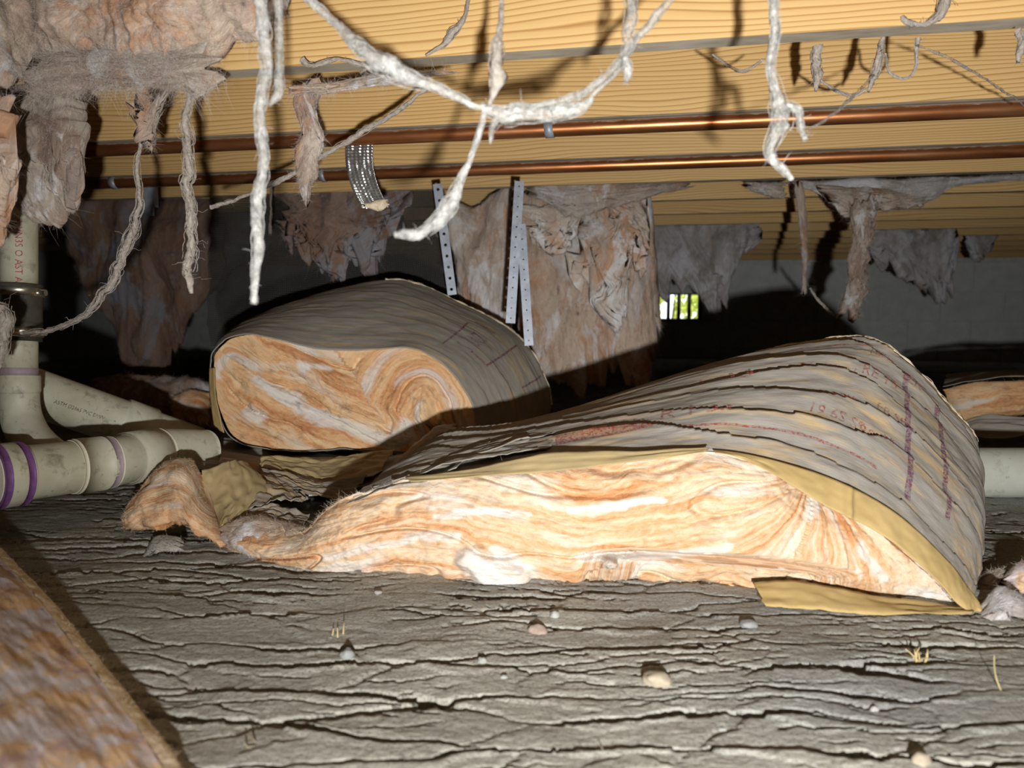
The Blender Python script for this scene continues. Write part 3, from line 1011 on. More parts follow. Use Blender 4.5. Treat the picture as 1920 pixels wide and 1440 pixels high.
def text_on(name, body, fn, mat, parent, size, origin, sx=1.0, cuts=1, off=0.0012, rot=0.0):
    """lettering laid on a surface: fn(x, y) -> points; x, y in the surface's own units"""
    cu = bpy.data.curves.new('lettering', 'FONT')
    cu.body = body
    cu.size = 1
    cu.resolution_u = 2
    to = bpy.data.objects.new('lettering', cu)
    C.objects.link(to)
    dg = bpy.context.evaluated_depsgraph_get()
    me = bpy.data.meshes.new_from_object(to.evaluated_get(dg))
    bpy.data.objects.remove(to)
    bm = bmesh.new()
    bm.from_mesh(me)
    bmesh.ops.triangulate(bm, faces=bm.faces)
    for _ in range(cuts):
        bmesh.ops.subdivide_edges(bm, edges=[e for e in bm.edges], cuts=1, use_grid_fill=True)
    co = np.array([v.co[:2] for v in bm.verts]) * size
    bm.verts.index_update()
    F = [[v.index for v in f.verts] for f in bm.faces]
    bm.free()
    bpy.data.meshes.remove(me)
    c, s_ = math.cos(rot), math.sin(rot)
    x = origin[0] + (co[:, 0] * sx * c - co[:, 1] * s_)
    y = origin[1] + (co[:, 0] * sx * s_ + co[:, 1] * c)
    V = fn(x, y, off)
    return mk(name, V, F, mat, parent, smooth=False)


def stripe_on(name, fn, mat, parent, p0, p1, width, n=60, off=0.0012, wn=4):
    t = np.linspace(0, 1, n)
    p0, p1 = np.array(p0, float), np.array(p1, float)
    d = (p1 - p0) / np.linalg.norm(p1 - p0)
    nn = np.array([-d[1], d[0]])
    w = np.linspace(-0.5, 0.5, wn) * width
    q = p0 + (p1 - p0) * t[:, None, None] + nn * w[None, :, None]
    V = fn(q[..., 0].ravel(), q[..., 1].ravel(), off)
    return mk(name, V, gridF(n, wn), mat, parent)


# ------------------------------------------------------------------ the big folded batt in the middle
def build_big_batt():
    # matched rows: front-top edge (px, py, Z) and back edge (px, py, Z)
    rows = [
        (560, 985, 1.13, 800, 852, 1.50), (640, 940, 1.09, 830, 832, 1.51), (760, 900, 1.07, 880, 812, 1.52), (880, 888, 1.06, 970, 799, 1.53),
        (1030, 864, 1.05, 1080, 772, 1.51), (1200, 850, 1.04, 1240, 716, 1.47), (1330, 844, 1.03, 1400, 668, 1.39),
        (1450, 864, 1.015, 1570, 636, 1.36), (1570, 905, 1.00, 1645, 641, 1.34), (1670, 962, 0.985, 1715, 690, 1.325),
        (1755, 1040, 0.965, 1778, 760, 1.31), (1802, 1100, 0.955, 1830, 832, 1.29), (1824, 1134, 0.945, 1812, 930, 1.285)]
    c = PG(1100, 1060)
    t = thing('insulation_batt', 'long folded insulation batt, orange wool side showing under grey printed paper', 'insulation', (c[0], c[1], 0.0))
    F3 = np.array([np.r_[P(*r[:3]), P(*r[3:])] for r in rows])
    NS = 460
    C6 = interp_rows(F3, NS)
    nt = 190
    tt = np.linspace(0, 1.22, nt)

    def surf(si, ti, pleats=True):
        """si in 0..1 along, ti 0..1 across, >1 the part that drops behind"""
        si = np.asarray(si, float)
        ti = np.asarray(ti, float)
        x = np.clip(si, 0, 1) * (NS - 1)
        i = np.clip(np.floor(x).astype(int), 0, NS - 2)
        f = (x - i)[..., None]
        fr = C6[i, :3] * (1 - f) + C6[i + 1, :3] * f
        bk = C6[i, 3:] * (1 - f) + C6[i + 1, 3:] * f
        tc = np.clip(ti, 0, 1)[..., None]
        p = fr + (bk - fr) * tc
        # bulge: the batt is plump between the edges
        p[..., 2] += (0.030 * np.sin(math.pi * np.clip(ti, 0, 1)) ** 0.8) * sstep(0.0, 0.2, si) * (1 - 0.7 * sstep(0.75, 1.0, si))
        p[..., 0] += 0.020 * np.sin(math.pi * np.clip(ti, 0, 1)) * sstep(0.72, 1.0, si)
        # behind the back edge it hangs down
        k = np.clip(ti - 1, 0, 1)[..., None] / 0.22
        p = p + np.concatenate([0 * k, 0.03 * k, -k * np.maximum(p[..., 2:3] - 0.005, 0)], -1)
        if pleats:
            ph = ti * 8.5 + 1.5 * fbm(si * 2.4 + 2, ti * 2.2, 0, 3, 201) + 0.9 * si
            fr_ = ph - np.floor(ph)
            am = 0.0035 + 0.0135 * sstep(-0.25, 0.55, vnoise(si * 5, np.floor(ph) * 3.7, 0, 211)) * sstep(0.02, 0.12, ti) * (1 - sstep(0.93, 1.0, ti))
            d = am * fr_ ** 1.6 - am * 0.5
            d = d + 0.0028 * fbm(si * 26, ti * 30, 0, 4, 221) - 0.003 * np.abs(fbm(si * 9, ti * 16, 0, 3, 231))
            nrm = np.stack([0.35 * sstep(0.5, 1, si), -0.45 * np.ones_like(si), 0.85 - 0.3 * sstep(0.6, 1, si)], -1)
            p = p + nrm * d[..., None]
        return p

    S, T = np.meshgrid(np.linspace(0, 1, NS), tt, indexing='ij')
    V = surf(S, T)
    # torn back edge and left end
    V[..., 1] += 0.004 * fbm(S * 90, T * 2, 0, 3, 240) * (T > 0.93)
    ln = np.linalg.norm(np.diff(C6[:, :3], axis=0), axis=1).sum()
    UV = np.stack([S * ln, T * 0.40], -1)
    i0 = int(NS * 0.10)
    pap = mk('paper_facing', V[i0:], gridF(NS - i0, nt), MAT['paper'], t, UV[i0:])
    md = pap.modifiers.new('thickness', 'SOLIDIFY')
    md.thickness = 0.0015
    md.offset = -1
    # wool side
    top = np.array([(395, 1000, 1.22), (440, 985, 1.20), (500, 985, 1.17), (560, 1000, 1.13), (605, 962, 1.105), (660, 930, 1.085), (760, 902, 1.07),
                    (880, 890, 1.055), (1030, 866, 1.045), (1200, 853, 1.035), (1330, 847, 1.025), (1450, 866, 1.01), (1570, 907, 0.995),
                    (1670, 964, 0.98), (1755, 1042, 0.962), (1802, 1102, 0.952), (1820, 1130, 0.945)])
    bot = np.array([(395, 1022), (440, 1036), (500, 1056), (560, 1070), (610, 1078), (680, 1080), (760, 1078), (880, 1092), (1030, 1098), (1180, 1090),
                    (1330, 1103), (1450, 1112), (1570, 1120), (1670, 1128), (1755, 1134), (1802, 1138), (1822, 1141)])
    TB = np.array([np.r_[P(*a), PG(b[0], b[1], -0.004)] for a, b in zip(top, bot)])
    PXT = np.c_[top[:, :2], bot]
    n1, n2 = 560, 130
    R = interp_rows(TB, n1)
    RP = interp_rows(PXT, n1)
    tv = np.linspace(0, 1, n2)
    Sg, Tg = np.meshgrid(np.linspace(0, 1, n1), tv, indexing='ij')
    Vf = R[:, None, :3] * (1 - Tg[..., None]) + R[:, None, 3:] * Tg[..., None]
    PX = RP[:, None, :2] * (1 - Tg[..., None]) + RP[:, None, 2:] * Tg[..., None]
    # layer coordinates: parallel layers on the left, fanning out of the pinch on the right (plane of the cut side, in metres)
    px, py = PX[..., 0] / 1400.0, PX[..., 1] / 1400.0
    q = (1535 / 1400.0, 893 / 1400.0)
    dx, dy = px - q[0], py - q[1]
    dist = np.hypot(dx, dy)
    ang = np.arctan2(dy, -dx)
    w = sstep(1180 / 1400., 1470 / 1400., px)
    # bottom layers on the right run level
    mid = (0.5 - Tg) * 0.17
    acr = (1 - w) * (dy + 0.02 * np.sin(px * 14)) + w * ang * 0.14
    alo = (1 - w) * px + w * (q[0] - dist)
    low = sstep(0.70, 0.82, Tg) * sstep(1080 / 1400., 1200 / 1400., px) * (1 - sstep(1500 / 1400., 1600 / 1400., px))
    acr = acr * (1 - low) + low * (py * 1.0 + 0.006 * np.sin(px * 60))
    alo = alo * (1 - low) + low * px
    UVf = np.stack([alo, acr], -1)
    rid = fbm(alo * 7, acr * 62, 0, 4, 301, 0.6)
    big = fbm(px * 9, py * 12, 0, 3, 311)
    crease = np.abs(fbm(alo * 6, acr * 26, 0, 2, 321))
    fw = 0.032 * np.sin(math.pi * np.clip(Tg, 0, 1)) ** 0.7 * sstep(0, 0.1, Sg) * (1 - 0.6 * sstep(0.8, 1, Sg))
    dd = fw * (1 - 0.6 * sstep(0.72, 0.95, Sg)) + 0.007 * rid + 0.013 * big - 0.012 * (1 - sstep(0.0, 0.10, crease)) + 0.0035 * fbm(px * 130, py * 150, 0, 3, 331)
    # the pinch pulls inward
    dd -= 0.028 * np.exp(-(dist / 0.045) ** 2)
    # the seam above the bottom layers
    dd -= 0.02 * np.exp(-((Tg - 0.76) / 0.022) ** 2) * sstep(1060 / 1400., 1130 / 1400., px) * (1 - sstep(1400 / 1400., 1560 / 1400., px))
    outw = np.array([0.05, -0.98, 0.15])
    Vf = Vf + outw * (dd * (0.15 + 0.85 * sstep(0, 0.08, Tg)))[..., None]
    # shaggy lower edge
    Vf[..., 1] += 0.010 * fbm(px * 60, py * 3, 0, 4, 341) * sstep(0.85, 1, Tg)
    Vf[..., 2] += 0.007 * fbm(px * 34, py * 3, 0, 4, 343) * sstep(0.9, 1, Tg) - 0.004 * sstep(0.9, 1, Tg)
    Vf[..., 2] += (0.006 * fbm(px * 50, px * 0, 0, 4, 345)) * (1 - sstep(0, 0.12, Tg)) * (1 - sstep(820 / 1400., 900 / 1400., px))
    wm = blobs(PX, [([(880, 1040), (905, 1065), (950, 1085), (985, 1080)], 26), ([(930, 1030), (960, 1050)], 16), ([(1085, 1040), (1180, 1037), (1280, 1030), (1350, 1018)], 10),
                    ([(1128, 1048), (1136, 1050)], 11), ([(620, 1040), (700, 1022), (800, 1000), (860, 1003)], 9), ([(820, 966), (900, 955), (990, 958)], 7), ([(1060, 955), (1140, 945), (1230, 930)], 7),
                    ([(1505, 960), (1530, 930)], 12), ([(1590, 1020), (1640, 1080)], 12), ([(1700, 1105), (1770, 1115)], 12)], 351)
    Vf = Vf + outw * (0.020 * blobs(PX, [([(885, 1040), (915, 1070), (960, 1085)], 30), ([(1128, 1048), (1136, 1050)], 10)], 355))[..., None]
    core = mk('wool_side', Vf, gridF(n1, n2), MAT['fresh'], t, UVf, white=wm * 0.72)
    Nf = np.broadcast_to(outw, Vf.shape)
    fuzz(core, Vf, Nf, 7000, 0.007, MAT['fuzz'], 0.00010, 0.1, 1)
    fuzz(core, Vf[:, -4:], Nf[:, -4:], 2500, 0.014, MAT['fuzz'], 0.00012, 0.5, 2)
    fuzz(core, Vf[: n1 // 2, :3], np.broadcast_to(np.array([0, -.3, 1.]), Vf[: n1 // 2, :3].shape), 1500, 0.008, MAT['fuzz'], 0.00012, 0.0, 3)
    # flange of the facing folded over the side
    def front(si, drop, outw_=0.003):
        p = surf(si, np.zeros_like(si), False)
        return p
    sF = np.linspace(0.50, 1.0, 160)
    pf = surf(sF, np.zeros_like(sF), False)
    wdt = 0.036 * sstep(0.50, 0.66, sF) * (1 - 0.75 * sstep(0.86, 1.0, sF)) + 0.0015
    kk = np.linspace(0, 1, 14)
    inw = np.stack([-0.55 * sstep(0.55, 0.8, sF), -0.12 + 0 * sF, -1 + 0.35 * sstep(0.6, 0.85, sF)], -1)
    Vg = pf[:, None] + np.array([0.002, -0.014, 0.002]) + inw[:, None] * (wdt[:, None] * kk[None])[..., None]
    Vg[..., 1] -= 0.010 * np.sin(kk * math.pi / 2)[None] - 0.004 * fbm(sF[:, None] * 30, kk[None] * 2, 0, 3, 401) + 0.012 * sstep(0, 1, wdt[:, None] / 0.036) * kk[None]
    Vg -= np.array([0, 0.008, 0]) * np.exp(-((sF[:, None, None] - 0.672) / 0.006) ** 2)
    fl = mk('paper_flange', Vg, gridF(160, 14), MAT['tan'], t)
    fl.modifiers.new('thickness', 'SOLIDIFY').thickness = 0.001
    # left part of the flange: a flat overlapped strip
    def strip(pa, pb, mat, seed, nm='paper_flange', am=0.002, rg=0.02):
        return sheet(nm, [P(*k) for k in pa], [P(*k) for k in pb], MAT[mat], t, 90, 10, am, 20, rg, seed, 0.001)
    strip([(760, 893, 1.045), (880, 880, 1.035), (1030, 850, 1.03), (1200, 845, 1.02), (1330, 838, 1.01)],
          [(770, 902, 1.03), (880, 894, 1.018), (1030, 884, 1.008), (1180, 866, 1.005), (1320, 846, 1.0)], 'tan2', 3)
    # tan strip lying along the foot of the right side
    strip([(1414, 1091, .965), (1490, 1087, .962), (1600, 1106, .95), (1720, 1124, .94), (1824, 1139, .93)],
          [(1436, 1134, .925), (1500, 1139, .92), (1600, 1148, .912), (1720, 1150, .908), (1822, 1146, .91)], 'tan', 9, am=0.003, rg=0.03)
    # wool lip along the torn back edge
    sb = np.linspace(0.50, 0.97, 140)
    pb = surf(sb, np.ones_like(sb), False) + np.array([0, 0.006, 0.001])
    pb[:, 2] += 0.003 * fbm(sb * 60, sb * 0, 0, 3, 411)
    v, f = strand_mesh(pb, np.full(140, 0.0045) * (0.6 + 0.5 * sstep(0.6, 0.8, sb)), 21, 5, 0.0004, 7, 0.005, 0.8)
    mk('wool_edge', v, f, MAT['cream'], t)
    # print on the facing
    def pr(x, y, off):
        p = surf(np.asarray(x) / ln, np.asarray(y) / 0.40)
        e = 1e-3
        a = surf(np.asarray(x) / ln + e, np.asarray(y) / 0.40) - p
        b = surf(np.asarray(x) / ln, np.asarray(y) / 0.40 + e) - p
        n = np.cross(a, b)
        n /= np.linalg.norm(n, axis=-1)[..., None] + 1e-12
        n = np.where(n[..., 2:3] < 0, -n, n)
        return p + n * (off + 0.0008)
    R_ = 'red'
    for (sx_, ty, txt, sz, st) in [(0.43, 0.20, 'R 1 55', 0.030, 1.0), (0.46, 0.47, '1 35', 0.034, 1.0), (0.60, 0.25, '19 6S SS', 0.022, 1.1),
                                   (0.60, 0.36, 'EN 38', 0.020, 1.2), (0.66, 0.58, 'RE 15', 0.024, 1.1), (0.56, 0.55, 'SS EE 81', 0.020, 1.3),
                                   (0.68, 0.24, 'RS SS', 0.024, 1.0), (0.70, 0.40, 'EB SE', 0.022, 1.0), (0.73, 0.72, 'EER', 0.024, 0.9),
                                   (0.66, 0.76, 'TEEN', 0.022, 0.9)]:
        text_on('print', txt, pr, MAT[R_], pap, sz * 1.1, (sx_ * ln, ty * 0.40), st, 2, off=0.0018)
    stripe_on('print_line', pr, MAT['purple'], pap, (0.775 * ln, 0.10 * 0.4), (0.735 * ln, 0.80 * 0.4), 0.010, 120)
    stripe_on('print_line', pr, MAT['purple'], pap, (0.845 * ln, 0.16 * 0.4), (0.80 * ln, 0.76 * 0.4), 0.010, 120)
    stripe_on('print_line', pr, MAT['red'], pap, (0.46 * ln, 0.14 * 0.4), (0.72 * ln, 0.13 * 0.4), 0.004, 160)
    stripe_on('print_line', pr, MAT['red'], pap, (0.50 * ln, 0.80 * 0.4), (0.78 * ln, 0.84 * 0.4), 0.004, 160)
    stripe_on('print_patch', pr, MAT['red'], pap, (0.335 * ln, 0.13 * 0.4), (0.425 * ln, 0.16 * 0.4), 0.026, 60, wn=8)
    # torn and pleated sheets at the thin left end
    def flap(pa, pb, mat, seed, am=0.006, rg=0.06, cu=0.0, pl=0.0):
        return sheet('paper_flap', [P(*k) for k in pa], [P(*k) for k in pb], MAT[mat], t, 90, 40, am, 18, rg, seed, 0.0012, cu, pleat=pl)
    flap([(700, 915, 1.08), (860, 862, 1.10), (1000, 820, 1.13), (1090, 790, 1.2)], [(770, 866, 1.25), (870, 830, 1.31), (975, 805, 1.38), (1080, 779, 1.43)], 'paper3', 31, 0.004, pl=0.003)
    flap([(735, 905, 1.05), (850, 868, 1.07), (960, 850, 1.08), (1030, 836, 1.09)], [(760, 880, 1.14), (870, 845, 1.15), (960, 820, 1.17), (1060, 800, 1.2)], 'paper', 33, 0.003, pl=0.003)
    flap([(645, 945, 1.075), (730, 912, 1.06), (800, 900, 1.055), (850, 880, 1.05)], [(680, 925, 1.17), (760, 880, 1.17), (850, 845, 1.17), (920, 825, 1.17)], 'paper3', 35, 0.003, pl=0.0)
    flap([(800, 845, 1.44), (850, 830, 1.45), (930, 815, 1.46), (1020, 795, 1.46)], [(775, 838, 1.53), (825, 805, 1.54), (900, 799, 1.55), (960, 796, 1.54)], 'paper3', 37, 0.010)
    pillow('torn_wool', [P(742, 868, 1.46), P(775, 837, 1.50), P(815, 804, 1.53), P(850, 798, 1.54)], [P(760, 878, 1.40), P(810, 862, 1.41), P(860, 836, 1.44), P(880, 815, 1.46)],
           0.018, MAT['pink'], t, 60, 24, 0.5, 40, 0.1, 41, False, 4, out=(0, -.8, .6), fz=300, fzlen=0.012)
    # curled torn end on the far left
    pillow('torn_wool', [P(240, 985, 1.30), P(268, 930, 1.31), P(300, 880, 1.32), P(345, 858, 1.32), P(372, 880, 1.30), P(385, 925, 1.27)],
           [P(238, 990, 1.25), P(290, 992, 1.20), P(340, 988, 1.19), P(380, 1005, 1.18), P(410, 1022, 1.17), P(425, 1026, 1.16)],
           0.045, MAT['fresh'], t, 90, 44, 0.40, 26, 0.08, 43, False, 4, out=(0, -.9, .3), fz=500, fzlen=0.012, fzmat=MAT['fuzz'])
    sheet('torn_paper', [P(380, 880, 1.30), P(378, 930, 1.27), P(392, 980, 1.23), P(408, 1005, 1.20)],
          [P(470, 875, 1.40), P(500, 905, 1.36), P(490, 950, 1.30), P(430, 1000, 1.21)], MAT['tan2'], t, 50, 50, 0.006, 5, 0.03, 45, 0.0012, 0.02)
    sheet('torn_paper', [P(455, 885, 1.42), P(520, 895, 1.42), P(580, 930, 1.40)], [P(440, 975, 1.26), P(490, 940, 1.27), P(560, 935, 1.33)], MAT['paper2'], t, 50, 40, 0.008, 16, 0.05, 46, 0.0012)
    sheet('torn_paper', [P(470, 952, 1.26), P(520, 945, 1.27), P(580, 965, 1.25)], [P(440, 985, 1.20), P(500, 980, 1.19), P(566, 990, 1.17)], MAT['paper3'], t, 50, 40, 0.006, 16, 0.05, 47, 0.0012)
    pillow('torn_wool', [P(415, 990, 1.21), P(470, 970, 1.20), P(530, 975, 1.19), P(575, 990, 1.16)], [P(420, 1025, 1.17), P(480, 1045, 1.14), P(540, 1062, 1.12), P(590, 1070, 1.10)],
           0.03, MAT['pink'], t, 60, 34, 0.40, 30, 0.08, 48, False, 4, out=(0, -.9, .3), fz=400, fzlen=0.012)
    return t


build_big_batt()


# ------------------------------------------------------------------ the rolled batt behind it
def build_roll():
    ZF, ZBk = 1.69, 2.07
    fo = [(394, 705), (400, 660), (424, 636), (468, 627), (530, 640), (610, 655), (700, 656), (770, 655), (830, 682), (870, 730), (893, 785), (895, 830),
          (860, 850), (790, 850), (720, 848), (640, 842), (560, 846), (490, 840), (440, 824), (408, 775)]
    bo = [(420, 700), (436, 655), (470, 612), (540, 572), (640, 540), (740, 524), (800, 538), (870, 572), (950, 614), (1000, 665), (1031, 735), (1020, 790),
          (960, 815), (880, 825), (800, 828), (700, 828), (600, 828), (520, 822), (470, 806), (430, 760)]
    cf = P(650, 745, ZF)
    t = thing('insulation_roll', 'rolled-up insulation batt, amber wool spiral in its end, grey paper wrapping', 'insulation', (cf[0], cf[1] + 0.15, 0.03))
    n = 300
    closed = lambda L: np.vstack([L, L[:1]])
    f3 = resample(closed(np.array([P(a, b, ZF + 0.00025 * abs(a - 650)) for a, b in fo])), n + 1)[:-1]
    fpx = resample(closed(np.array([(a, b, 0) for a, b in fo], float)), n + 1)[:-1]
    # matched by row so that the sides correspond
    rows = np.array([np.r_[P(a[0], a[1], ZF + 0.02 * (a[0] > 820)), P(b[0], b[1], ZBk - 0.06 * (b[0] > 980))] for a, b in zip(fo, bo)])
    rows = np.vstack([rows, rows[:1]])
    R = interp_rows(rows, n + 1)[:-1]
    m = 110
    tt = np.linspace(0, 1, m)
    S, T = np.meshgrid(np.arange(n) / n, tt, indexing='ij')
    cen = (R[:, :3].mean(0), R[:, 3:].mean(0))

    def surf(si, ti):
        x = np.mod(np.asarray(si, float), 1.0) * n
        i = np.floor(x).astype(int) % n
        f = (x - np.floor(x))[..., None]
        j = (i + 1) % n
        fr = R[i, :3] * (1 - f) + R[j, :3] * f
        bk = R[i, 3:] * (1 - f) + R[j, 3:] * f
        ti = np.asarray(ti, float)
        p = fr + (bk - fr) * ti[..., None]
        c = cen[0] + (cen[1] - cen[0]) * ti[..., None]
        o = p - c
        o /= np.linalg.norm(o, axis=-1)[..., None]
        d = 0.016 * np.sin(math.pi * ti)
        cx, sx_ = np.cos(2 * math.pi * np.asarray(si)), np.sin(2 * math.pi * np.asarray(si))
        ph = ti * 7 + 0.8 * fbm(cx * 1.4, sx_ * 1.4, ti * 2, 3, 501)
        fr_ = ph - np.floor(ph)
        d = d + 0.0030 * (fr_ ** 1.5) * sstep(-.4, .4, vnoise(cx * 2.5, sx_ * 2.5, np.floor(ph) * 2.3, 505)) * np.sin(math.pi * np.clip(ti, 0, 1)) ** .5
        d = d + 0.004 * fbm(cx * 6, sx_ * 6, ti * 9, 4, 511) - 0.004 * np.abs(fbm(cx * 3, sx_ * 3, ti * 12, 3, 515))
        return p + o * d[..., None]

    V = surf(S, T)
    per = np.linalg.norm(np.diff(R[:, :3], axis=0), axis=1).sum()
    UV = np.stack([S * per, T * 0.40], -1)
    V2 = np.concatenate([V, V[:1]], 0)
    UV2 = np.concatenate([UV, np.stack([np.full(m, per), tt * 0.40], -1)[None]], 0)
    pap = mk('paper_wrapping', V2, gridF(n + 1, m)[:, ::-1], MAT['paper4'], t, UV2)
    md = pap.modifiers.new('thickness', 'SOLIDIFY')
    md.thickness = 0.002
    md.offset = -1
    # wool end
    nr = 90
    rr = np.linspace(0.0, 0.985, nr)
    cpx = np.array([650, 750.])
    c3 = P(cpx[0], cpx[1], ZF)
    base_f = surf(np.arange(n) / n, np.full(n, 0.012))
    E = c3[None, None] + (base_f - c3)[None] * rr[:, None, None]
    PX = cpx[None, None] + (fpx[:, :2] - cpx)[None] * rr[:, None, None]
    # the fold line that the layers follow
    pl = resample(np.array([(450, 670, 0), (480, 700, 0), (520, 728, 0), (570, 752, 0), (630, 790, 0), (690, 832, 0), (720, 828, 0), (745, 780, 0), (770, 735, 0), (800, 726, 0), (822, 760, 0), (832, 810, 0)], float), 160)[:, :2]
    Q = PX.reshape(-1, 2)
    D = np.full(len(Q), 1e9)
    A = np.zeros(len(Q))
    SG = np.ones(len(Q))
    tg = np.gradient(pl, axis=0)
    for k in range(160):
        d = np.hypot(*(Q - pl[k]).T)
        better = d < D
        D = np.where(better, d, D)
        A = np.where(better, k / 160., A)
        cr = tg[k][0] * (Q[:, 1] - pl[k][1]) - tg[k][1] * (Q[:, 0] - pl[k][0])
        SG = np.where(better, np.sign(cr), SG)
    acr = (D * np.where(SG > 0, 1.0, 1.0) / 815.0).reshape(nr, n) + 0.05 * np.where(SG > 0, 1, 0).reshape(nr, n)
    alo = (A * 0.75).reshape(nr, n)
    UVe = np.stack([alo, acr], -1)
    x, y = PX[..., 0] / 815., PX[..., 1] / 815.
    dd = 0.020 * fbm(x * 10, y * 10, 0, 4, 521) + 0.014 * fbm(alo * 6, acr * 50, 0, 4, 525, .6) - 0.018 * (1 - sstep(0, .1, np.abs(fbm(alo * 5, acr * 22, 0, 2, 527)))) \
        + 0.004 * fbm(x * 90, y * 90, 0, 3, 529)
    dd = dd * sstep(0, 0.25, 1 - rr)[:, None] * 1.0 - 0.004
    outw = np.array([-0.1, -1, 0.05])
    E = E + outw * dd[..., None]
    Vc = np.concatenate([E, E[:, :1]], 1)
    UVc = np.concatenate([UVe, UVe[:, :1]], 1)
    wm = blobs(PX, [([(485, 712), (520, 735), (560, 765)], 13), ([(580, 775), (640, 800), (690, 825), (735, 822)], 15), ([(462, 765), (488, 778)], 13), ([(590, 696), (640, 696)], 7),
                    ([(700, 840), (740, 800)], 12), ([(430, 655), (412, 672), (403, 705)], 8), ([(600, 655), (630, 668)], 9)], 541)
    core = mk('wool_end', Vc, gridF(nr, n + 1), MAT['roll'], t, UVc, white=np.concatenate([wm, wm[:, :1]], 1) * 0.8)
    fuzz(core, E, np.broadcast_to(outw, E.shape), 5000, 0.008, MAT['fuzz'], 0.00014, 0.1, 11)
    bk = surf(np.arange(n) / n, np.full(n, 0.985))
    cb = bk.mean(0)
    Vb = np.stack([cb + (bk - cb) * k for k in np.linspace(0.02, 0.99, 12)], 0)
    Vb = np.concatenate([Vb, Vb[:, :1]], 1)
    mk('wool_back', Vb, gridF(12, n + 1), MAT['roll'], t, np.zeros((12 * (n + 1), 2)))

    # print on the right shoulder; s is a fraction round the outline (row 7..10 of 20)
    def pr(x, y, off):
        p = surf(np.asarray(x), np.asarray(y))
        e = 1e-3
        a = surf(np.asarray(x) + e, np.asarray(y)) - p
        b = surf(np.asarray(x), np.asarray(y) + e) - p
        nn = np.cross(a, b)
        nn /= np.linalg.norm(nn, axis=-1)[..., None] + 1e-12
        c = cen[0] + (cen[1] - cen[0]) * np.asarray(y)[..., None]
        sgn = np.sign(np.sum(nn * (p - c), -1))[..., None]
        return p + nn * sgn * (off + 0.0030)
    # axes swapped: text runs front to back across the roll
    def prt(x, y, off):
        return pr(y, x, off)
    k = 1.0
    for (tx, y0, sx0, sz) in (('S', 0.27, 0.408, 0.038), ('UNDS', 0.38, 0.404, 0.032), ('8', 0.68, 0.400, 0.040)):
        text_on('print', tx, lambda x, y, o, s0=sx0: prt(x, s0 - (y) , o), MAT['purple2'], pap, sz, (y0, 0.0), 1.7, 1)
    stripe_on('print_line', pr, MAT['purple2'], pap, (0.432, 0.30), (0.428, 0.82), 0.0030, 70)
    stripe_on('print_line', pr, MAT['purple2'], pap, (0.374, 0.18), (0.370, 0.62), 0.0024, 70)
    stripe_on('print_line', pr, MAT['purple2'], pap, (0.478, 0.55), (0.476, 0.92), 0.0024, 70)
    stripe_on('print_line', pr, MAT['red'], pap, (0.410, 0.28), (0.432, 0.30), 0.012, 30)
    # loose paper edge on the left
    sheet('paper_edge', [P(392, 690, ZF - .005), P(393, 740, ZF - .005), P(400, 800, ZF - .005)], [P(402, 690, ZF - .02), P(405, 745, ZF - .02), P(420, 812, ZF - .02)], MAT['tan'], t, 40, 8, 0.001, 20, 0.02, 57)
    v, f = strand_mesh(surf(np.linspace(0.24, 0.52, 90), np.ones(90)), np.full(90, 0.004), 58, 4, 0.0004, 6, 0.01, 0.8)
    mk('wool_edge', v, f, MAT['cream'], t)


build_roll()


# ------------------------------------------------------------------ flattened batt under the roll
def build_flat():
    c = P(560, 880, 1.6)
    t = thing('flattened_batt', 'flat crumpled paper-faced batt lying under the insulation roll', 'insulation', (c[0], c[1], 0.0))
    def fl(nm, pa, pb, mat, seed, am=0.006, rg=0.03, cu=0.0, pl=0.0):
        return sheet(nm, [P(*k) for k in pa], [P(*k) for k in pb], MAT[mat], t, 90, 50, am, 16, rg, seed, 0.0014, cu, pleat=pl, npl=3)
    fl('paper_facing', [(280, 850, 1.62), (380, 870, 1.56), (480, 885, 1.50), (600, 905, 1.42), (700, 890, 1.42)],
       [(380, 812, 1.78), (460, 820, 1.80), (560, 835, 1.82), (680, 840, 1.82), (800, 835, 1.80)], 'paper3', 61)
    fl('paper_flap', [(484, 880, 1.50), (500, 868, 1.51), (560, 900, 1.46), (590, 925, 1.42), (700, 905, 1.42)],
       [(490, 852, 1.56), (540, 856, 1.56), (600, 858, 1.56), (660, 852, 1.58), (740, 840, 1.62)], 'tan2', 63, 0.006)
    fl('paper_flap', [(490, 890, 1.44), (530, 905, 1.40), (570, 920, 1.37), (640, 940, 1.33)],
       [(486, 878, 1.48), (540, 885, 1.46), (600, 905, 1.42), (690, 890, 1.40)], 'paper2', 64, 0.006)
    fl('paper_flap', [(384, 880, 1.42), (440, 880, 1.42), (500, 905, 1.38), (560, 940, 1.33)],
       [(300, 850, 1.52), (390, 860, 1.52), (470, 880, 1.48), (560, 910, 1.42)], 'paper3', 65, 0.006)
    # wool under it
    pillow('wool_layer', [P(300, 860, 1.62), P(420, 860, 1.60), P(560, 880, 1.56), P(720, 875, 1.55)], [P(310, 885, 1.60), P(420, 905, 1.52), P(560, 930, 1.45), P(720, 915, 1.48)],
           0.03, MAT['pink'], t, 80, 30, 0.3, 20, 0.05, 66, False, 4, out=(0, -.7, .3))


build_flat()


# ------------------------------------------------------------------ pipes under the joists
def u_at(px, v, py=300):
    return uvz(PV(px, py, v))[0]


def copper(v, zc, r, label):
    o = tube('copper_pipe', [W(u, v, zc) for u in np.linspace(U0 + 0.02, U1 - 0.02, 40)], r, MAT['copper'], None, 24)
    return tag(o, label, 'pipe', 'copper water pipes')


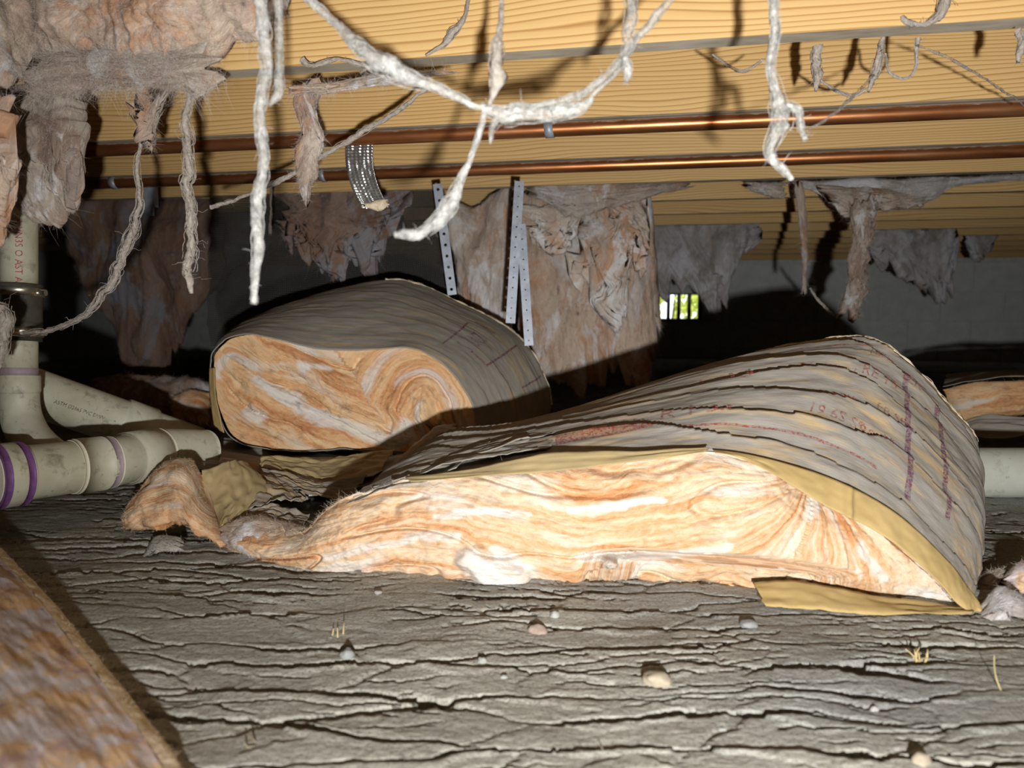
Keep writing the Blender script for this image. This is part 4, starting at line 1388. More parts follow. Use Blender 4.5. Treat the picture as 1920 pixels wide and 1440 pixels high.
VP1, VP2 = V1 + SP + 0.019, V1 + 2 * SP + 0.019
RP1, RP2 = 0.0150, 0.0158
copper(VP1, ZB - RP1 - 0.001, RP1, 'dusty copper pipe along the second joist, with one small zinc hook')
copper(VP2, ZB - RP2 - 0.001, RP2, 'copper pipe along the third joist, the one with perforated straps and tape')


def hook(px, v, zc, r, label, w=0.016, tail=0.02):
    u = u_at(px, v)
    a = np.linspace(math.radians(35), math.radians(262), 22)
    k = r + 0.0018
    pr = [W(u, v - k * math.sin(x) * 1.0, zc + k * math.cos(x)) for x in a]
    pr = [W(u, v + k * 0.9, zc + k * 0.55)] * 0 + pr
    # a nailing tab that stands free at the bottom
    p = np.array([[0, x[1], x[2]] for x in [uvz(q) for q in pr]])
    tab = np.array([[0, p[0, 1] + 0.002 , ZB - 0.0005]])
    p = np.vstack([tab, p]) if tab[0, 2] > p[0, 2] else p
    end = p[-1]
    p = np.vstack([p, [[0, end[1] - 0.004, end[2] - 0.006]], [[0, end[1] - tail * 0.6, end[2] - 0.004]]])
    n = len(p)
    V = np.array([[W(u - w / 2 + 0.35 * (ZB - q[2]) * 0.3, q[1], q[2]), W(u + w / 2 + 0.35 * (ZB - q[2]) * 0.3, q[1], q[2])] for q in p])
    o = mk('pipe_hook', V, gridF(n, 2), MAT['zinc'])
    o.modifiers.new('thickness', 'SOLIDIFY').thickness = 0.0012
    return tag(o, label, 'pipe hook')


hook(1028, VP1, ZB - RP1 - 0.001, RP1, 'bent zinc pipe hook on the dusty upper copper pipe', 0.018)
hook(212, VP2, ZB - RP2 - 0.001, RP2, 'grey J-shaped pipe hook beside the flat bracket', 0.020)
hook(605, VP2, ZB - RP2 - 0.001, RP2, 'small zinc pipe hook just beside the foil tape strip', 0.012, 0.012)


def bracket():
    v = VP2 + 0.03
    c = PV(280, 375, v)
    t = uvz(c)
    vtx, f = join([room_box(t[0] - 0.018, t[0] + 0.012, v, v + 0.003, t[2] - 0.045, ZB),
                   room_box(t[0] + 0.012, t[0] + 0.015, v, v + 0.02, t[2] - 0.02, ZB)])
    o = mk('pipe_bracket', vtx, f, MAT['zinc'], smooth=False)
    tag(o, 'flat grey steel bracket hanging below the joist at left', 'bracket')


bracket()


def strap(top, bot, width_px, label, holes=0.0125, hole_r=0.0028, bow=0.0, parts=1):
    """perforated hanger strap: a band with real holes"""
    a, b = P(*top), P(*bot)
    Z = (top[2] + bot[2]) / 2
    w = width_px * Z / FPX
    ax = (b - a)
    L = np.linalg.norm(ax)
    ax /= L
    side = np.cross(ax, FWD)
    side /= np.linalg.norm(side)
    nrm = np.cross(side, ax)
    n = int(L / holes)
    hl = L / n
    V, F = [], []
    ring = 8
    for k in range(n):
        c = a + ax * (k + 0.5) * hl + nrm * bow * math.sin(math.pi * (k + .5) / n)
        b0 = len(V)
        sq = [(-1, -1), (0, -1), (1, -1), (1, 0), (1, 1), (0, 1), (-1, 1), (-1, 0)]
        for x, y in sq:
            V.append(c + side * x * w / 2 + ax * y * hl / 2)
        for j in range(ring):
            an = math.atan2(sq[j][1], sq[j][0])
            V.append(c + side * math.cos(an) * hole_r + ax * math.sin(an) * hole_r)
        for j in range(ring):
            F.append([b0 + j, b0 + (j + 1) % ring, b0 + ring + (j + 1) % ring, b0 + ring + j])
    o = mk('hanger_strap', V, F, MAT['zinc'], smooth=False)
    md = o.modifiers.new('weld', 'WELD')
    md.merge_threshold = 0.0002
    md = o.modifiers.new('thickness', 'SOLIDIFY')
    md.thickness = 0.0011
    return tag(o, label, 'strap', 'perforated hanger straps')


strap((820, 345, 1.98), (848, 553, 1.98), 17, 'perforated steel strap with wide holes hanging behind the white web tip', 0.028, 0.0042)
strap((974, 340, 1.90), (957, 606, 1.90), 18, 'long bright perforated strap reaching from the pipe to the roll', 0.0255, 0.0022)
strap((977, 420, 1.97), (992, 648, 1.97), 17, 'dull perforated strap hanging behind the long bright one', 0.0255, 0.0022)


def foil_strip():
    # ribbed foil tape peeling off the joist over the lower pipe
    Zs = [(672, 270, 1.62), (672, 300, 1.62), (676, 325, 1.63), (684, 350, 1.645), (694, 372, 1.66), (704, 390, 1.665)]
    L = resample(np.array([P(*k) for k in Zs]), 90)
    w = np.linspace(-0.030, 0.033, 34)
    S, T = np.meshgrid(np.linspace(0, 1, 90), w, indexing='ij')
    V = L[:, None] + UD * T[..., None]
    rib = 0.0011 * np.sin(S * 2 * math.pi * 21) + 0.0005 * np.sin((T) * 2 * math.pi / 0.009) + 0.002 * fbm(S * 9, T * 120, 0, 3, 601)
    curl = 0.010 * (T / 0.03) ** 2 * sstep(0.2, 1, S)
    V = V - VD * (rib + curl * 0.6)[..., None]
    V[..., 2] += 0.004 * (fbm(S * 3, T * 300, 0, 3, 605)) * sstep(0.9, 1, S)
    t = thing('foil_tape_strip', 'ribbed silver foil tape strip peeling down over the copper pipe', 'tape', V[0].mean(0))
    o = mk('foil', V, gridF(90, 34), MAT['foil'], t)
    o.modifiers.new('thickness', 'SOLIDIFY').thickness = 0.0008
    pillow('torn_tip', [P(678, 382, 1.65), P(700, 378, 1.65), P(724, 370, 1.65)], [P(690, 390, 1.65), P(708, 396, 1.65), P(727, 384, 1.65)], 0.007, MAT['cream'], t,
           40, 20, .4, 60, .1, 61, False, 4)


foil_strip()


# ------------------------------------------------------------------ drain pipes on the left and the right
def build_drain():
    b = PG(110, 960)
    t = thing('drain_pipe_assembly', 'stained white plastic drain with vertical riser, rubber coupling, elbow and branch fitting', 'pipe', (b[0], b[1], 0))
    top = PV(38, -20, 1.27)
    riser = [P(36, 200, 1.36), P(36, 380, 1.36), P(36, 545, 1.36)]
    tube('riser', resample(riser, 12), 0.0300, MAT['pvc'], t, 28)
    # rubber coupling with two clamps
    tube('rubber_coupling', [P(37, y, 1.36) for y in (534, 545, 580, 615, 640)], [0.037, 0.0385, 0.036, 0.0365, 0.036], MAT['rubber'], t, 28)
    for y0, y1, r in ((541, 557, 0.0400), (615, 632, 0.0380)):
        o = tube('clamp_band', [P(37, y, 1.36) for y in (y0, (y0 + y1) / 2, y1)], r, MAT['steel'], t, 28)
        tube('clamp_screw', [P(72, (y0 + y1) / 2, 1.33), P(86, (y0 + y1) / 2, 1.33)], 0.006, MAT['steel'], o, 10)
    tube('lower_riser', [P(36, y, 1.36) for y in (628, 660, 712)], 0.0300, MAT['pvc'], t, 28)
    tube('primer_band', [P(36, y, 1.36) for y in (690, 698, 707)], 0.0305, MAT['primer2'], t, 28)
    # hub and elbow
    tube('elbow_hub', [P(36, y, 1.36) for y in (704, 706, 733, 737)], [0.033, 0.0345, 0.0345, 0.033], MAT['pvc'], t, 28)
    el = [(36, 735, 1.36), (37, 765, 1.36), (44, 795, 1.355), (60, 825, 1.34), (86, 852, 1.32), (118, 872, 1.30)]
    tube('elbow', resample([P(*k) for k in el], 40), np.linspace(0.0325, 0.036, 40), MAT['pvc'], t, 28)
    # branch body lying on the soil
    A, B = P(22, 890, 1.19), P(212, 866, 1.33)
    ax = (B - A) / np.linalg.norm(B - A)
    Lb = np.linalg.norm(B - A)
    def along(d):
        return A + ax * d
    def ring(nm, d0, d1, r, mat, par=t):
        return tube(nm, [along(d0), along((d0 + d1) / 2), along(d1)], r, MAT[mat], par, 36)
    body = tube('branch_body', [along(x) for x in np.linspace(0, Lb * 0.72, 12)], 0.0445, MAT['pvc'], t, 36)
    hub = tube('branch_hub', [along(x) for x in (-0.03, -0.028, 0.012, 0.016)], [0.050, 0.0515, 0.0515, 0.049], MAT['pvc'], t, 36)
    ring('primer_ring', -0.0305, -0.020, 0.0522, 'primer', hub)
    ring('primer_ring', 0.002, 0.013, 0.0520, 'primer', hub)
    ring('cement_ring', -0.033, -0.0300, 0.046, 'pvcw', hub)
    ring('cement_ring', Lb * 0.56, Lb * 0.60, 0.0462, 'pvcw')
    ring('coupling', Lb * 0.60, Lb * 0.88, 0.0475, 'pvc')
    ring('primer_ring', Lb * 0.88, Lb * 0.95, 0.0458, 'primer2')
    ring('cement_ring', Lb * 0.95, Lb * 0.975, 0.0462, 'pvcw')
    # inlet pipe toward the left
    tube('inlet_pipe', [along(-0.42), along(-0.2), along(-0.01)], 0.0300, MAT['pvc2'], t, 28)
    ring('primer_ring', -0.062, -0.034, 0.0312, 'primer')
    # run going back
    C1, C2, C3 = B, P(300, 847, 1.44), P(385, 846, 1.54)
    tube('outlet_pipe', resample([B - ax * 0.08, C1, C2, C3], 30), 0.0440, MAT['pvc'], t, 32)
    d2 = (C2 - C1) / np.linalg.norm(C2 - C1)
    tube('coupling', [C1 + d2 * x for x in (0.03, 0.032, 0.10, 0.102)], [0.045, 0.0485, 0.0485, 0.045], MAT['pvc'], t, 32)
    tube('cement_ring', [C1 + d2 * x for x in (0.102, 0.106, 0.110)], 0.0468, MAT['pvcw'], t, 32)

    # printed marks up the riser
    c = P(36, 470, 1.36)
    def onriser(x, y, off):
        # x: up the pipe from py 540, y: round the pipe
        x = np.asarray(x)
        an = np.radians(-90 + 33) + np.asarray(y) / 0.030
        top_ = P(36, 400, 1.36)
        bot_ = P(36, 538, 1.36)
        d = (bot_ - top_) / np.linalg.norm(bot_ - top_)
        p = top_ + d * x[..., None]
        return p + (0.030 + off) * np.stack([np.cos(an), np.sin(an), 0 * an], -1)
    text_on('print', 'A VN3S O AST A', lambda x, y, o: onriser(x, y, o), MAT['redp'], t, 0.0165, (0.012, -0.006), 0.95, 1, off=0.0006)
    return t


build_drain()


def build_back_drain():
    A, B, Cc = P(40, 727, 1.48), P(230, 792, 1.60), P(366, 838, 1.70)
    b = PG(150, 860)
    t = thing('drain_pipe', 'sloping stained plastic drain pipe with black print, behind the vertical riser', 'pipe', (A[0], A[1], 0))
    r = 0.0475
    tube('pipe', resample([P(-120, 672, 1.38), A, B], 30), r, MAT['pvc'], t, 36)
    ax = (Cc - B) / np.linalg.norm(Cc - B)
    ax0 = (B - A) / np.linalg.norm(B - A)
    tube('coupling', [B - ax0 * 0.006, B - ax0 * 0.004, B + ax * 0.058, B + ax * 0.06], [r, r + 0.0045, r + 0.0045, r], MAT['pvc'], t, 36)
    tube('lower_pipe', resample([B, Cc], 12), r - 0.001, MAT['pvc'], t, 36)
    tx, nn, bb = frames(np.array([A, A + ax0 * 0.1]))
    e1 = np.array([0, 0, 1.0]) - ax0 * ax0[2]
    e1 /= np.linalg.norm(e1)
    e2 = np.cross(ax0, e1)
    if e2[1] > 0:
        e2 = -e2
    def on(x, y, off):
        an = np.asarray(y) / r
        p = A + ax0 * np.asarray(x)[..., None]
        return p + (r + off) * (e2 * np.cos(an)[..., None] + e1 * np.sin(an)[..., None])
    text_on('print', 'ASTM D2665 PVC DWV', on, MAT['black'], t, 0.011, (0.055, -0.006), 0.85, 1, off=0.0006)
    text_on('print', '+ 18', on, MAT['black'], t, 0.018, (0.20, -0.018), 0.8, 1, off=0.0006)
    return t


build_back_drain()
c0 = P(1860, 886, 1.50)
o = tube('waste_pipe', [P(x, 886, 1.50) for x in np.linspace(1560, 2600, 20)], 0.0500, MAT['pvc2'], None, 40)
tag(o, 'clean pale plastic pipe lying on soil behind the big folded batt', 'pipe')


# ------------------------------------------------------------------ old wool hanging from the joists
def hang(name, label, pa, pb, th, mat, seed, group='wool hanging from the joists', cat='insulation', **kw):
    A = [P(*k) for k in pa]
    B = [P(*k) for k in pb]
    z = np.array(A).mean(0)
    k = dict(nu=150, nv=84, amp=0.5, freq=13, ragged=0.12, fz=900, fzlen=0.03)
    k.update(kw)
    o = pillow(name, A, B, th, MAT[mat], None, seed=seed, base=z, **k)
    return tag(o, label, cat, group)


def hpart(par, name, pa, pb, th, mat, seed, **kw):
    k = dict(nu=110, nv=60, amp=0.5, freq=13, ragged=0.12, fz=700, fzlen=0.03)
    k.update(kw)
    return pillow(name, [P(*q) for q in pa], [P(*q) for q in pb], th, MAT[mat], par, seed=seed, **k)


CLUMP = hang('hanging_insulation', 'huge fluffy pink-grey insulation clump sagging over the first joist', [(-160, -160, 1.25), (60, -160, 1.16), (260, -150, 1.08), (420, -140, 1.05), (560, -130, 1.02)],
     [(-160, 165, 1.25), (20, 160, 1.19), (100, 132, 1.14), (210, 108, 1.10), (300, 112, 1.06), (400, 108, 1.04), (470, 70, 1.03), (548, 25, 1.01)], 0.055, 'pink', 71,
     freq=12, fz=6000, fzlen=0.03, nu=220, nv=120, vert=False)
hpart(CLUMP, 'wool_shreds', [(60, 105, 1.10), (180, 95, 1.07), (300, 95, 1.04), (400, 70, 1.02)],
     [(60, 182, 1.12), (180, 172, 1.09), (250, 165, 1.07), (330, 170, 1.04), (405, 172, 1.02)], 0.012, 'old', 72, ragged=0.22, fz=2500, fzlen=0.04)
hang('hanging_insulation', 'brown-pink wool curtain hanging beside the plastic riser', [(-40, 170, 1.29), (60, 168, 1.28), (152, 174, 1.27)],
     [(-40, 380, 1.29), (20, 375, 1.29), (60, 395, 1.28), (105, 432, 1.28), (128, 390, 1.28), (150, 300, 1.27)], 0.045, 'old', 73, ragged=0.18, fz=1500)
hang('hanging_insulation', 'pale wool wad hanging close in front of the plastic riser', [(-90, 170, 1.06), (-30, 165, 1.06), (20, 195, 1.06)],
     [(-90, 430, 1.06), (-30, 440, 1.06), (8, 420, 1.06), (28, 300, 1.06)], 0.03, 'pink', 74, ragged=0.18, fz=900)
hang('hanging_insulation', 'wool scrap with dangling threads below the first joist, beside the long looped strand', [(262, 182, 1.16), (290, 176, 1.16), (318, 172, 1.16)], [(264, 240, 1.16), (277, 272, 1.16), (296, 205, 1.16)], 0.010, 'old', 75,
     nu=50, nv=30, fz=350, fzlen=0.02, ragged=0.3)
KNOT = hang('hanging_insulation', 'knotted grey-pink wool rope hanging over the upper copper pipe', [(562, 165, 1.18), (552, 200, 1.2), (566, 245, 1.21), (555, 300, 1.22), (568, 368, 1.22)],
     [(608, 160, 1.18), (594, 210, 1.2), (606, 270, 1.21), (592, 310, 1.22), (578, 372, 1.22)], 0.013, 'old', 76, nu=90, nv=30, vert=False, ragged=0.2, fz=700, fzlen=0.018, freq=30)
hpart(KNOT, 'wool_wisps', [(560, 160, 1.17), (640, 150, 1.16), (760, 138, 1.14), (830, 134, 1.13)], [(560, 175, 1.17), (640, 180, 1.16), (720, 158, 1.14), (830, 140, 1.13)], 0.008, 'pink', 77,
     nu=60, nv=24, fz=500, ragged=0.4)
# further back
hang('hanging_insulation', 'tall brown wool sheet hanging at the back with torn foot, bluish daylight painted in', [(120, 372, 3.05), (230, 368, 3.0), (340, 366, 3.0), (420, 366, 3.0)],
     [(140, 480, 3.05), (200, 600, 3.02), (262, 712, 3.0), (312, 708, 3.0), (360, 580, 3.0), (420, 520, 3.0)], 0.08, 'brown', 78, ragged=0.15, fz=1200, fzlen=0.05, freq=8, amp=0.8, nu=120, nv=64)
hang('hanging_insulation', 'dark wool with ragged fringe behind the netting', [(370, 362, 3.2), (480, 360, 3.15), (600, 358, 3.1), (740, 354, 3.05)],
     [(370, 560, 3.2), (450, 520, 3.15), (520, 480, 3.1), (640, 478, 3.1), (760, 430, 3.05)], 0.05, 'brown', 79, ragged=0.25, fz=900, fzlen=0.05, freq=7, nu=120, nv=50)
hang('hanging_insulation', 'striped tan wool panel hanging between the two perforated straps', [(840, 380, 2.55), (900, 372, 2.55), (962, 352, 2.52)], [(862, 560, 2.55), (905, 640, 2.55), (962, 660, 2.52)], 0.06, 'cloud', 80, ragged=0.14, freq=9, fz=1500, amp=0.8)
BIG = hang('hanging_insulation', 'big torn pink wool sheet hanging behind the long straps', [(966, 362, 2.5), (1040, 356, 2.5), (1130, 352, 2.48), (1215, 348, 2.46)],
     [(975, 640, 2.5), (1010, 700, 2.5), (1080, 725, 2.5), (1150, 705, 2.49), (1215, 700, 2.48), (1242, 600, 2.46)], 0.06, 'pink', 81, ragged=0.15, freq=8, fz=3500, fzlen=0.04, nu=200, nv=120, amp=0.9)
hpart(BIG, 'torn_shreds', [(1090, 385, 2.38), (1130, 375, 2.37), (1200, 372, 2.36)], [(1080, 500, 2.38), (1150, 580, 2.37), (1185, 520, 2.36), (1215, 460, 2.36)], 0.03, 'cloud', 82, ragged=0.45, freq=20, fz=900, amp=0.8)
hpart(BIG, 'torn_shreds', [(990, 390, 2.40), (1030, 382, 2.40), (1080, 380, 2.40)], [(1000, 450, 2.40), (1040, 480, 2.40), (1075, 440, 2.40)], 0.02, 'cloud', 182, ragged=0.45, freq=20, fz=500, amp=0.8)
hpart(BIG, 'torn_shreds', [(1150, 372, 2.34), (1180, 368, 2.34), (1210, 380, 2.34)], [(1160, 400, 2.34), (1200, 440, 2.34), (1214, 470, 2.34)], 0.02, 'cloud', 183, ragged=0.3, freq=20, fz=400, amp=0.8)
hpart(BIG, 'dust_pocket', [(985, 345, 2.36), (1060, 344, 2.34), (1160, 342, 2.32), (1280, 345, 2.3)], [(1000, 372, 2.36), (1060, 400, 2.34), (1110, 395, 2.33), (1280, 350, 2.3)], 0.02, 'old', 83, ragged=0.3, fz=600)
hang('hanging_insulation', 'grey-white wool wads hanging above the bright vent', [(1205, 418, 3.54), (1280, 418, 3.50), (1350, 418, 3.46), (1425, 418, 3.42)], [(1210, 560, 3.54), (1255, 548, 3.52), (1300, 556, 3.50), (1350, 600, 3.46), (1380, 500, 3.44), (1425, 455, 3.42)], 0.06, 'grey', 84,
     ragged=0.25, freq=8, fz=1200, fzlen=0.05, amp=0.6)
WEBBY = hang('hanging_insulation', 'white web-coated wool strip under the fourth joist with a twisted grey rope hanging from it', [(1480, 336, 2.28), (1600, 334, 2.25), (1750, 336, 2.2), (1940, 322, 2.15)], [(1490, 345, 2.28), (1560, 372, 2.26), (1640, 378, 2.24), (1720, 388, 2.22), (1800, 350, 2.2), (1940, 338, 2.15)], 0.022, 'grey', 85,
     ragged=0.2, freq=9, fz=1200, fzlen=0.03, vert=False)
hpart(WEBBY, 'wool_rope', [(1590, 372, 2.2), (1600, 430, 2.2), (1592, 480, 2.2), (1586, 540, 2.2), (1570, 592, 2.2)], [(1642, 372, 2.2), (1632, 430, 2.2), (1628, 480, 2.2), (1622, 540, 2.2), (1612, 592, 2.2)], 0.03, 'old', 86,
      vert=False, freq=22, ragged=0.25, fz=900, fzlen=0.025, power=14)
hpart(WEBBY, 'wool_fan', [(1540, 350, 2.22), (1620, 352, 2.22), (1720, 362, 2.2)], [(1560, 385, 2.22), (1600, 405, 2.22), (1650, 392, 2.21), (1715, 385, 2.2)], 0.025, 'old', 87, ragged=0.3, fz=600)
hpart(WEBBY, 'wool_tail', [(1488, 345, 2.26), (1496, 400, 2.26), (1503, 470, 2.26), (1504, 545, 2.26)], [(1504, 345, 2.26), (1511, 400, 2.26), (1514, 470, 2.26), (1512, 545, 2.26)], 0.008, 'old', 88, vert=False, freq=30,
     nu=80, nv=24, ragged=0.2, fz=300, power=20)
hang('hanging_insulation', 'brown matted wool lump stuck below the fourth joist near the white strip', [(1402, 344, 2.32), (1440, 342, 2.3), (1472, 342, 2.3)], [(1405, 352, 2.32), (1440, 368, 2.3), (1470, 370, 2.3)], 0.016, 'old', 89, ragged=0.2, fz=250, nu=50, nv=28)
hang('hanging_insulation', 'dusty grey wool veil hanging at the back above the block wall', [(1632, 424, 3.71), (1700, 424, 3.68), (1790, 424, 3.65)], [(1640, 495, 3.71), (1680, 505, 3.69), (1740, 545, 3.68), (1765, 575, 3.66), (1792, 470, 3.65)], 0.05, 'grey', 90, ragged=0.3, fz=900, fzlen=0.05, freq=8)
hang('hanging_insulation', 'small grey wool tongue at the back of the joists', [(1808, 436, 4.0), (1835, 436, 4.0), (1865, 436, 4.0)], [(1815, 470, 4.0), (1836, 492, 4.0), (1858, 462, 4.0)], 0.03, 'grey', 91, ragged=0.3, fz=300, nu=60, nv=30, freq=9)
# black netting slung at the back
net = sheet('netting', [P(390, 352, 2.63), P(480, 354, 2.60), P(600, 356, 2.56), P(700, 354, 2.53), P(832, 350, 2.48)],
            [P(390, 650, 2.63), P(480, 650, 2.60), P(600, 650, 2.56), P(720, 630, 2.53), P(840, 600, 2.48)],
            MAT['net'], None, 90, 40, 0.012, 8, 0.02, 95, 0)
tag(net, 'fine black netting slung below the joists behind the roll', 'netting')

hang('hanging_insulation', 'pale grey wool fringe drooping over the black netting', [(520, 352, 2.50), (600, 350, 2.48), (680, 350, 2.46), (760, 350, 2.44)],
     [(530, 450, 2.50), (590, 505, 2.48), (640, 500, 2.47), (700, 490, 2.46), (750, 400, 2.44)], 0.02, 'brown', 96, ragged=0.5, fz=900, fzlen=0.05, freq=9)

# wool lying on the ground further back
def heap(name, label, pa, pb, th, mat, seed, group=None, **kw):
    A = [P(*k) for k in pa]
    B = [P(*k) for k in pb]
    k = dict(nu=80, nv=44, amp=0.35, freq=14, ragged=0.1, fz=500, fzlen=0.025, vert=False, out=(0, -.8, .5))
    k.update(kw)
    o = pillow(name, A, B, th, MAT[mat], None, seed=seed, **k)
    return tag(o, label, 'insulation', group)


heap('insulation_heap', 'dusty pink insulation heap on the soil behind the sloping drain pipe', [(170, 722, 2.5), (240, 704, 2.4), (320, 708, 2.35), (400, 720, 2.3)], [(175, 760, 2.4), (240, 800, 2.3), (320, 812, 2.25), (410, 815, 2.2)], 0.06, 'old', 101)
heap('insulation_heap', 'orange insulation chunk wedged behind the left edge of the roll', [(318, 752, 2.2), (350, 738, 2.2), (392, 738, 2.2)], [(326, 790, 2.15), (360, 800, 2.15), (396, 800, 2.15)], 0.04, 'roll', 102, nu=60, nv=36)
tb = thing('insulation_batt', 'flat batt lying far back beside the block wall, orange wool between grey paper', 'insulation', PG(1880, 830))
pillow('wool_side', [P(1770, 730, 2.05), P(1850, 716, 2.0), P(1960, 712, 1.95), P(2200, 705, 1.9)], [P(1790, 792, 2.05), P(1850, 784, 2.0), P(1960, 778, 1.95), P(2200, 782, 1.9)], 0.03, MAT['roll'], tb, 90, 40, 0.25, 16, 0.03, 103, False, 20, out=(0, -1, .1), fz=500)
sheet('paper_facing', [P(1768, 722, 2.02), P(1860, 706, 1.97), P(1960, 704, 1.92), P(2200, 700, 1.87)], [P(1775, 700, 2.4), P(1860, 694, 2.38), P(1960, 690, 2.35), P(2200, 690, 2.3)], MAT['paper3'], tb, 70, 30, 0.006, 16, 0.02, 104)
sheet('paper_base', [P(1800, 815, 1.98), P(1860, 820, 1.93), P(1960, 818, 1.88), P(2200, 826, 1.83)], [P(1795, 795, 2.03), P(1850, 776, 1.98), P(1960, 782, 1.92), P(2200, 784, 1.88)], MAT['paper3'], tb, 70, 30, 0.010, 16, 0.02, 105)
heap('insulation_scrap', 'dirty tan insulation lump on soil at the batt corner', [(1834, 1148, .93), (1850, 1112, .935), (1872, 1100, .935), (1915, 1118, .935)], [(1836, 1160, .91), (1860, 1162, .905), (1890, 1160, .905), (1925, 1156, .905)], 0.014, 'old', 106, nu=50, nv=30, freq=30, fz=200, fzlen=.01)
heap('insulation_scrap', 'rust-pink insulation lump at the far side of the tan lumps', [(1884, 1082, 1.01), (1905, 1056, 1.015), (1960, 1050, 1.015)], [(1886, 1104, .99), (1920, 1114, .98), (1965, 1112, .98)], 0.014, 'near', 107, nu=50, nv=30, freq=30, fz=200, fzlen=.01)
heap('insulation_scrap', 'low crumbled insulation scrap on soil between batt and rust-pink lump', [(1834, 1086, 1.03), (1848, 1070, 1.035), (1884, 1062, 1.035)], [(1836, 1106, 1.0), (1850, 1108, .995), (1876, 1094, 1.015)], 0.010, 'old', 108, nu=50, nv=30, freq=30, fz=200, fzlen=.01)
heap('insulation_scrap', 'curled snail-like dust scrap on soil before the torn batt end', [(276, 1032, 1.14), (290, 1008, 1.15), (318, 1004, 1.15), (345, 1018, 1.14)], [(284, 1040, 1.12), (305, 1036, 1.12), (326, 1034, 1.12), (348, 1032, 1.12)], 0.008, 'scrap', 109, nu=50, nv=30, freq=40, fz=80, fzlen=.01)


# ------------------------------------------------------------------ stained batt in the near corner
def build_near():
    edge = [(-60, 985, 1.13), (0, 1046, 1.0), (60, 1110, .895), (130, 1200, .78), (200, 1290, .695), (260, 1370, .63), (312, 1455, .577), (350, 1540, .53)]
    far = [(-420, 1010, .96), (-360, 1100, .86), (-300, 1190, .77), (-250, 1280, .69), (-200, 1370, .62), (-150, 1460, .565), (-100, 1560, .52), (-50, 1650, .485)]
    A = resample([P(*k) for k in edge], 160)
    B = resample([P(*k) for k in far], 160)
    t = thing('insulation_batt', 'stained orange and mauve insulation slab with a cream frayed rim', 'insulation', (A[-1][0] - 0.05, A[-1][1], 0.0))
    s = np.linspace(0, 1, 160)
    w = np.linspace(0, 1, 110)
    S, T = np.meshgrid(s, w, indexing='ij')
    V = A[:, None] * (1 - T[..., None]) + B[:, None] * T[..., None]
    nrm = np.array([0.25, -0.6, 0.75])
    d = 0.02 * np.sin(math.pi * T) + 0.010 * fbm(S * 5, T * 5, 0, 4, 701) + 0.003 * fbm(S * 26, T * 26, 0, 3, 703)
    V = V + nrm * (d * sstep(0, .08, T))[..., None]
    # slab: the edge is 3 cm thick behind the stained face
    Vb = V - nrm * 0.03 + np.array([0.0, 0.02, -0.01])
    F = [list(f) for f in gridF(160, 110)]
    UV = np.stack([S * 0.55, T * 0.40], -1)
    o = mk('stained_face', V, gridF(160, 110), MAT['near'], t, UV)
    fuzz(o, V, np.broadcast_to(nrm, V.shape), 1500, 0.006, MAT['fuzzg'], 0.00008, 0.1, 71)
    mk('slab_back', Vb, gridF(160, 110), MAT['paper2'], t, UV)
    k = np.linspace(0, 1, 14)
    Re = V[:, 0][:, None] * (1 - k[None, :, None]) + Vb[:, 0][:, None] * k[None, :, None]
    Re = Re + np.array([0.012, -0.002, 0.004]) * np.sin(k * math.pi)[None, :, None] + (0.0030 * fbm(S[:, :14] * 34, k[None] * 2.5, 0, 5, 707, 0.65))[..., None] * np.array([1, -.4, .5])
    r = mk('frayed_rim', Re, gridF(160, 14), MAT['cream'], t)
    fuzz(r, Re, np.broadcast_to(np.array([.7, .2, .6]), Re.shape), 2200, 0.004, MAT['fuzz'], 0.00008, 0.1, 72)


build_near()


# ------------------------------------------------------------------ cobwebs
G = 'dust-laden cobweb strands'
zj = 0.70
strand('cobweb_strand', [(490, -170, .72, 14), (490, 0, .72, 12), (497, 100, .72, 10), (492, 190, .72, 9), (494, 300, .72, 8), (486, 400, .72, 10), (482, 500, .72, 8), (474, 573, .72, 7)], MAT['web'],
       'long straight white cobweb strand hanging free beside the left clump', group=G, seed=1, n_fibre=10)
strand('cobweb_strand', [(520, -170, .74, 6), (522, 0, .74, 5), (526, 100, .74, 6), (522, 165, .74, 9), (505, 200, .74, 4)], MAT['webt'], 'short thin cobweb strand joining the long straight white one', group=G, seed=2)
strand('cobweb_strand', [(540, -60, .74, 6), (580, 0, .73, 7), (640, 55, .72, 9), (700, 108, .70, 15), (745, 138, .70, 15), (800, 158, .70, 9), (860, 185, .70, 7), (912, 205, .70, 7)], MAT['web'],
       'thick slanting white cobweb cord, left arm of the draped web', group=G, seed=3, n_fibre=12)
strand('cobweb_strand', [(905, 205, .70, 6), (950, 216, .70, 14), (1010, 212, .70, 12), (1060, 205, .70, 13), (1094, 200, .70, 10), (1110, 185, .70, 6)], MAT['web'], 'fat white cobweb pad, the low sagging middle of the draped web', group=G, seed=4, n_fibre=14, lumpy=.8)
strand('cobweb_strand', [(905, 200, .70, 3), (1000, 200, .70, 4), (1080, 180, .70, 5), (1150, 130, .71, 7), (1200, 70, .72, 6), (1250, 10, .73, 7), (1310, -70, .74, 6)], MAT['webt'], 'thin right arm of the draped white cobweb', group=G, seed=5, n_fibre=10)
strand('cobweb_strand', [(1090, 200, .70, 5), (1130, 160, .70, 4), (1165, 125, .71, 5), (1180, 60, .72, 11), (1185, 0, .73, 9), (1190, -120, .74, 9)], MAT['webt'], 'hazy upright cobweb band beside the draped right arm', group=G, seed=6, n_fibre=10)
strand('cobweb_strand', [(1170, 110, .70, 4), (1178, 130, .70, 8), (1174, 156, .70, 4)], MAT['web'], 'small white cobweb tag on the hazy upright band', group=G, seed=16, n_fibre=6)
